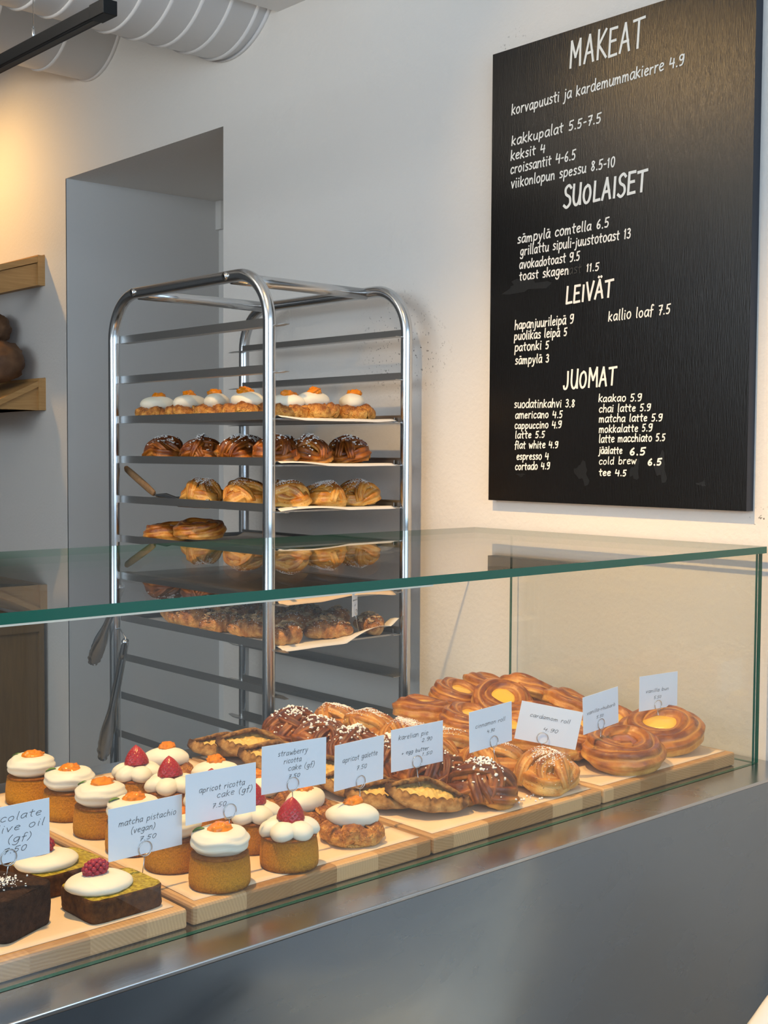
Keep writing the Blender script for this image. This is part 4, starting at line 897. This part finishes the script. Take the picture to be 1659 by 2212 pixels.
card((1.5120, 1.400, 1.0930), 3, 1.8, [('cinnamon roll', .13, .83, .44, .13), ('4.90', .40, .58, .63, .11)], (1.519, 1.400, 1.067), (1.523, 1.400, 1.030), 'white card lettered cinnamon roll above the front cinnamon roll')
card((1.6600, 1.400, 1.0740), -40, -11, [('cardamom roll', .17, .82, .36, .13), ('4.90', .42, .66, .66, .13)], (1.646, 1.400, 1.052), (1.640, 1.385, 1.015), 'tilted white card lettered cardamom roll turned toward the room')
card((1.7940, 1.390, 1.0840), 3, 3.2, [('vanilla-rhubarb', .10, .90, .50, .12), ('5.50', .36, .56, .68, .10)], (1.794, 1.390, 1.059), (1.792, 1.390, 1.010), 'white card lettered vanilla-rhubarb on the front rhubarb bun')
card((2.0130, 1.420, 1.0870), -6, 0, [('vanilla bun', .16, .76, .50, .13), ('5.50', .37, .56, .70, .11)], (2.011, 1.420, 1.060), (2.018, 1.420, 1.015), 'white card lettered vanilla bun, farthest right on the carded custard bun')
ca = at(767, 1301, 'y', 2.235); rg = at(771, 1322, 'y', 2.235); ft = at(775, 1366, 'y', 2.25)
card(ca, 32, 0, [('almond croi', .08, .92, .44, .09), ('6.5', .40, .62, .64, .09)], rg, ft, 'small upright white card standing among the flaky almond pastries on the rack', .042, .066, .0065)

# ------------------------------------------------------------------ pastries on the rack
def onrack(proto, x, y, lev, rz, label, group, sc=1.0): return place(proto, (x, y, LEV[lev]-.0035), rz, label, group, sc)
for k, (x, y, l) in enumerate(((1.760, 2.835, 'first from the left'), (1.758, 2.680, 'second from the left'), (1.758, 2.560, 'third from the left'), (1.752, 2.425, 'fourth from the left, beside the near post'), (1.800, 2.330, 'half hidden right of the near post'),
        (1.868, 2.318, 'second from the right, dark underneath'), (1.992, 2.320, 'at the right end'), (1.985, 2.560, 'in the back row'), (1.985, 2.750, 'at the far back'))):
    onrack(PG[k % 2], x, y, 2, .8*k, 'apricot galette on the topmost rack tray, '+l, 'galettes on the rack', 1.02 if k == 4 else 1.16)
for k, (x, y, l) in enumerate(((1.762, 2.805, 'at the left end'), (1.760, 2.625, 'second from the left'), (1.760, 2.470, 'third from the left, just before the near post'), (1.768, 2.330, 'behind the near post'),
        (1.862, 2.325, 'second from the right under much sugar'), (1.985, 2.325, 'at the right end'), (1.905, 2.480, 'in the second row'), (1.960, 2.700, 'at the far back'))):
    onrack(PC[(k+1) % 3], x, y, 3, .9*k+.3, 'dark cinnamon knot on the rack, '+l, 'cinnamon knots on the rack', .98)
for k, (x, y, l) in enumerate(((1.760, 2.625, 'at the left beside the spatula'), (1.760, 2.440, 'second from the left, before the near post'), (1.800, 2.325, 'just right of the near post'), (1.898, 2.315, 'second from the right'), (2.015, 2.325, 'at the right end'),
        (1.900, 2.470, 'in the second row'), (1.890, 2.620, 'in the back row'))):
    onrack(PD[k % 2], x, y, 4, 1.3*k, 'cardamom roll on the spatula tray, '+l, 'cardamom rolls on the rack', .98)
def flatbun(x, y, z, rot, l): place(PR[0], (x, y, z), rot, l, 'flat buns on the rack', .95)
flatbun(1.768, 2.800, LEV[5]-.0035, .4, 'flat brown bun at the left end of the nearly bare rack tray')
flatbun(1.775, 2.665, LEV[5]+.010, (R(-8), 0, 1.8), 'flat brown bun leaning on the left one on the nearly bare rack tray')
n_ = 0
for i, x in enumerate((1.755, 1.885, 2.015)):
    for j, y in enumerate((2.300, 2.415, 2.530, 2.645, 2.760)):
        row = ['front', 'second', 'third', 'fourth', 'back'][j]; col = ['left', 'middle', 'right'][i]
        place(PAl[(i+j) % 2], (x, y-(.02 if j == 0 else 0), LEV[7]-.0035), [.3, 1.9, 2.7, -.6, 1.2][(i*2+j) % 5], 'almond flake croissant on the lowest loaded rack tray, %s column, %s row' % (col, row), 'almond croissants on the rack', 1.0)

# ------------------------------------------------------------------ spatula, tongs, chair
s0 = at(270, 1010, 'x', 1.722); s1 = at(333, 1066, 'x', 1.722); s2 = at(385, 1082, 'x', 1.735)
t = thing('offset_spatula', 'wooden handled offset spatula resting on the left end of the cardamom roll tray', 'spatula', s1)
b = MB(); b.tube([Vector((0, 0, 0))+(s0-s1)*k for k in (0, .05, .2, .5, .8, .95, 1.0)], lambda q: .0105*(.72+.28*math.sin(PI*min(1, q*1.02)))*(1 if q < .97 else .6), seg=16, flat=.62); b.build('handle', M['handle'], t)
b = MB(); d = (s1-s0).normalized(); ed = Vector((s2.x, s2.y, LEV[4]-.002))-s1
b.tube([Vector((0, 0, 0))-d*.004, d*.012, ed*.5+Vector((0, 0, .0005)), ed, ed+Vector((.0, -.14, .0))], lambda q: .004 if q < .4 else .012, seg=12, flat=.09 if False else .3); b.build('blade', M['tongs'], t)
def tongs(top, bot, label, head):
    t = thing('tongs', label, 'tongs', top); d = Vector(bot)-Vector(top); L_ = d.length; ax = d.normalized(); sd = Vector((.74, -.67, 0)); sd = (sd-ax*sd.dot(ax)).normalized(); fr = ax.cross(sd)
    for s in (-1, 1):
        b = MB()
        def fn(u, v, s=s):
            sm = min(1, max(0, (v-.50)/.28)); w_ = (.0085+.0095*sm*sm*(3-2*sm))*(1 if v < .86 else math.sqrt(max(.02, 1-((v-.86)/.142)**2))); x = (u-.5)*2*w_; y = s*(.004+.016*math.sin(PI*min(1, v)*.85))-s*.005*(1-(2*u-1)**2)
            sc = .0025*math.cos(v*90)*max(0, (v-.78)/.22)*abs(2*u-1)
            return sd*(x+(sc if u > .5 else -sc))+fr*y+ax*(v*L_)
        b.grid(fn, 10, 60); o = b.build('arm', M['tongs'], t); m_ = o.modifiers.new('solid', 'SOLIDIFY'); m_.thickness = .0012
    b = MB(); b.tube([ax*-.008, ax*.0, ax*.03, ax*.045], .0088, seg=16, up0=fr); b.build('hinge', M['tongs'], t)
    b = MB(); tp_ = Vector((RXA, RYA, top[2]+.016)); e = tp_-Vector(top)
    b.tube([ax*.004, ax*-.012, e*.5+Vector((0, 0, .022)), e+Vector((0, 0, .004)), e+Vector((0, .016, .0))], .0016, seg=8); b.build('hanging_hook', M['wire'], t)
T1t = at(262, 1270, 'x', 1.655); T1b = at(200, 1432, 'x', 1.655)
tongs(T1t, T1b, 'steel tongs with scalloped tips hanging left of the rack post', 1)
T2t = at(270, 1388, 'x', 1.648); T2b = at(222, 1640, 'x', 1.648)
tongs(T2t, T2b, 'longer steel tongs hanging in front of the rack post, lower pair', 1)

t = thing('shell_chair', 'cream shell chair in front of the counter, only its back edge in the corner', 'chair', (1.520, .722, 0), R(-60))
b = MB()
def shell(u, v):
    x = (u-.5)*.44*(1-.35*max(0, v-.55)**1.2*2); k = max(0, (v-.45)/.55)
    return Vector((x, -.20+.36*min(1, v/.5)+.10*k, .45+.356*k**1.1-.03*math.sin(PI*min(1, v/.5))+.05*(2*u-1)**2-.16*k*abs(2*u-1)**2.6*k))
b.grid(shell, 28, 40); o = b.build('seat_shell', M['cream_plastic'], t); s_ = o.modifiers.new('solid', 'SOLIDIFY'); s_.thickness = .012
for sx in (-1, 1):
    for sy in (-1, 1):
        b = MB(); b.tube([(sx*.13, sy*.12, .43), (sx*.17, sy*.17, .2), (sx*.21, sy*.21, 0)], .012, seg=12); b.build('leg', M['handle'], t)
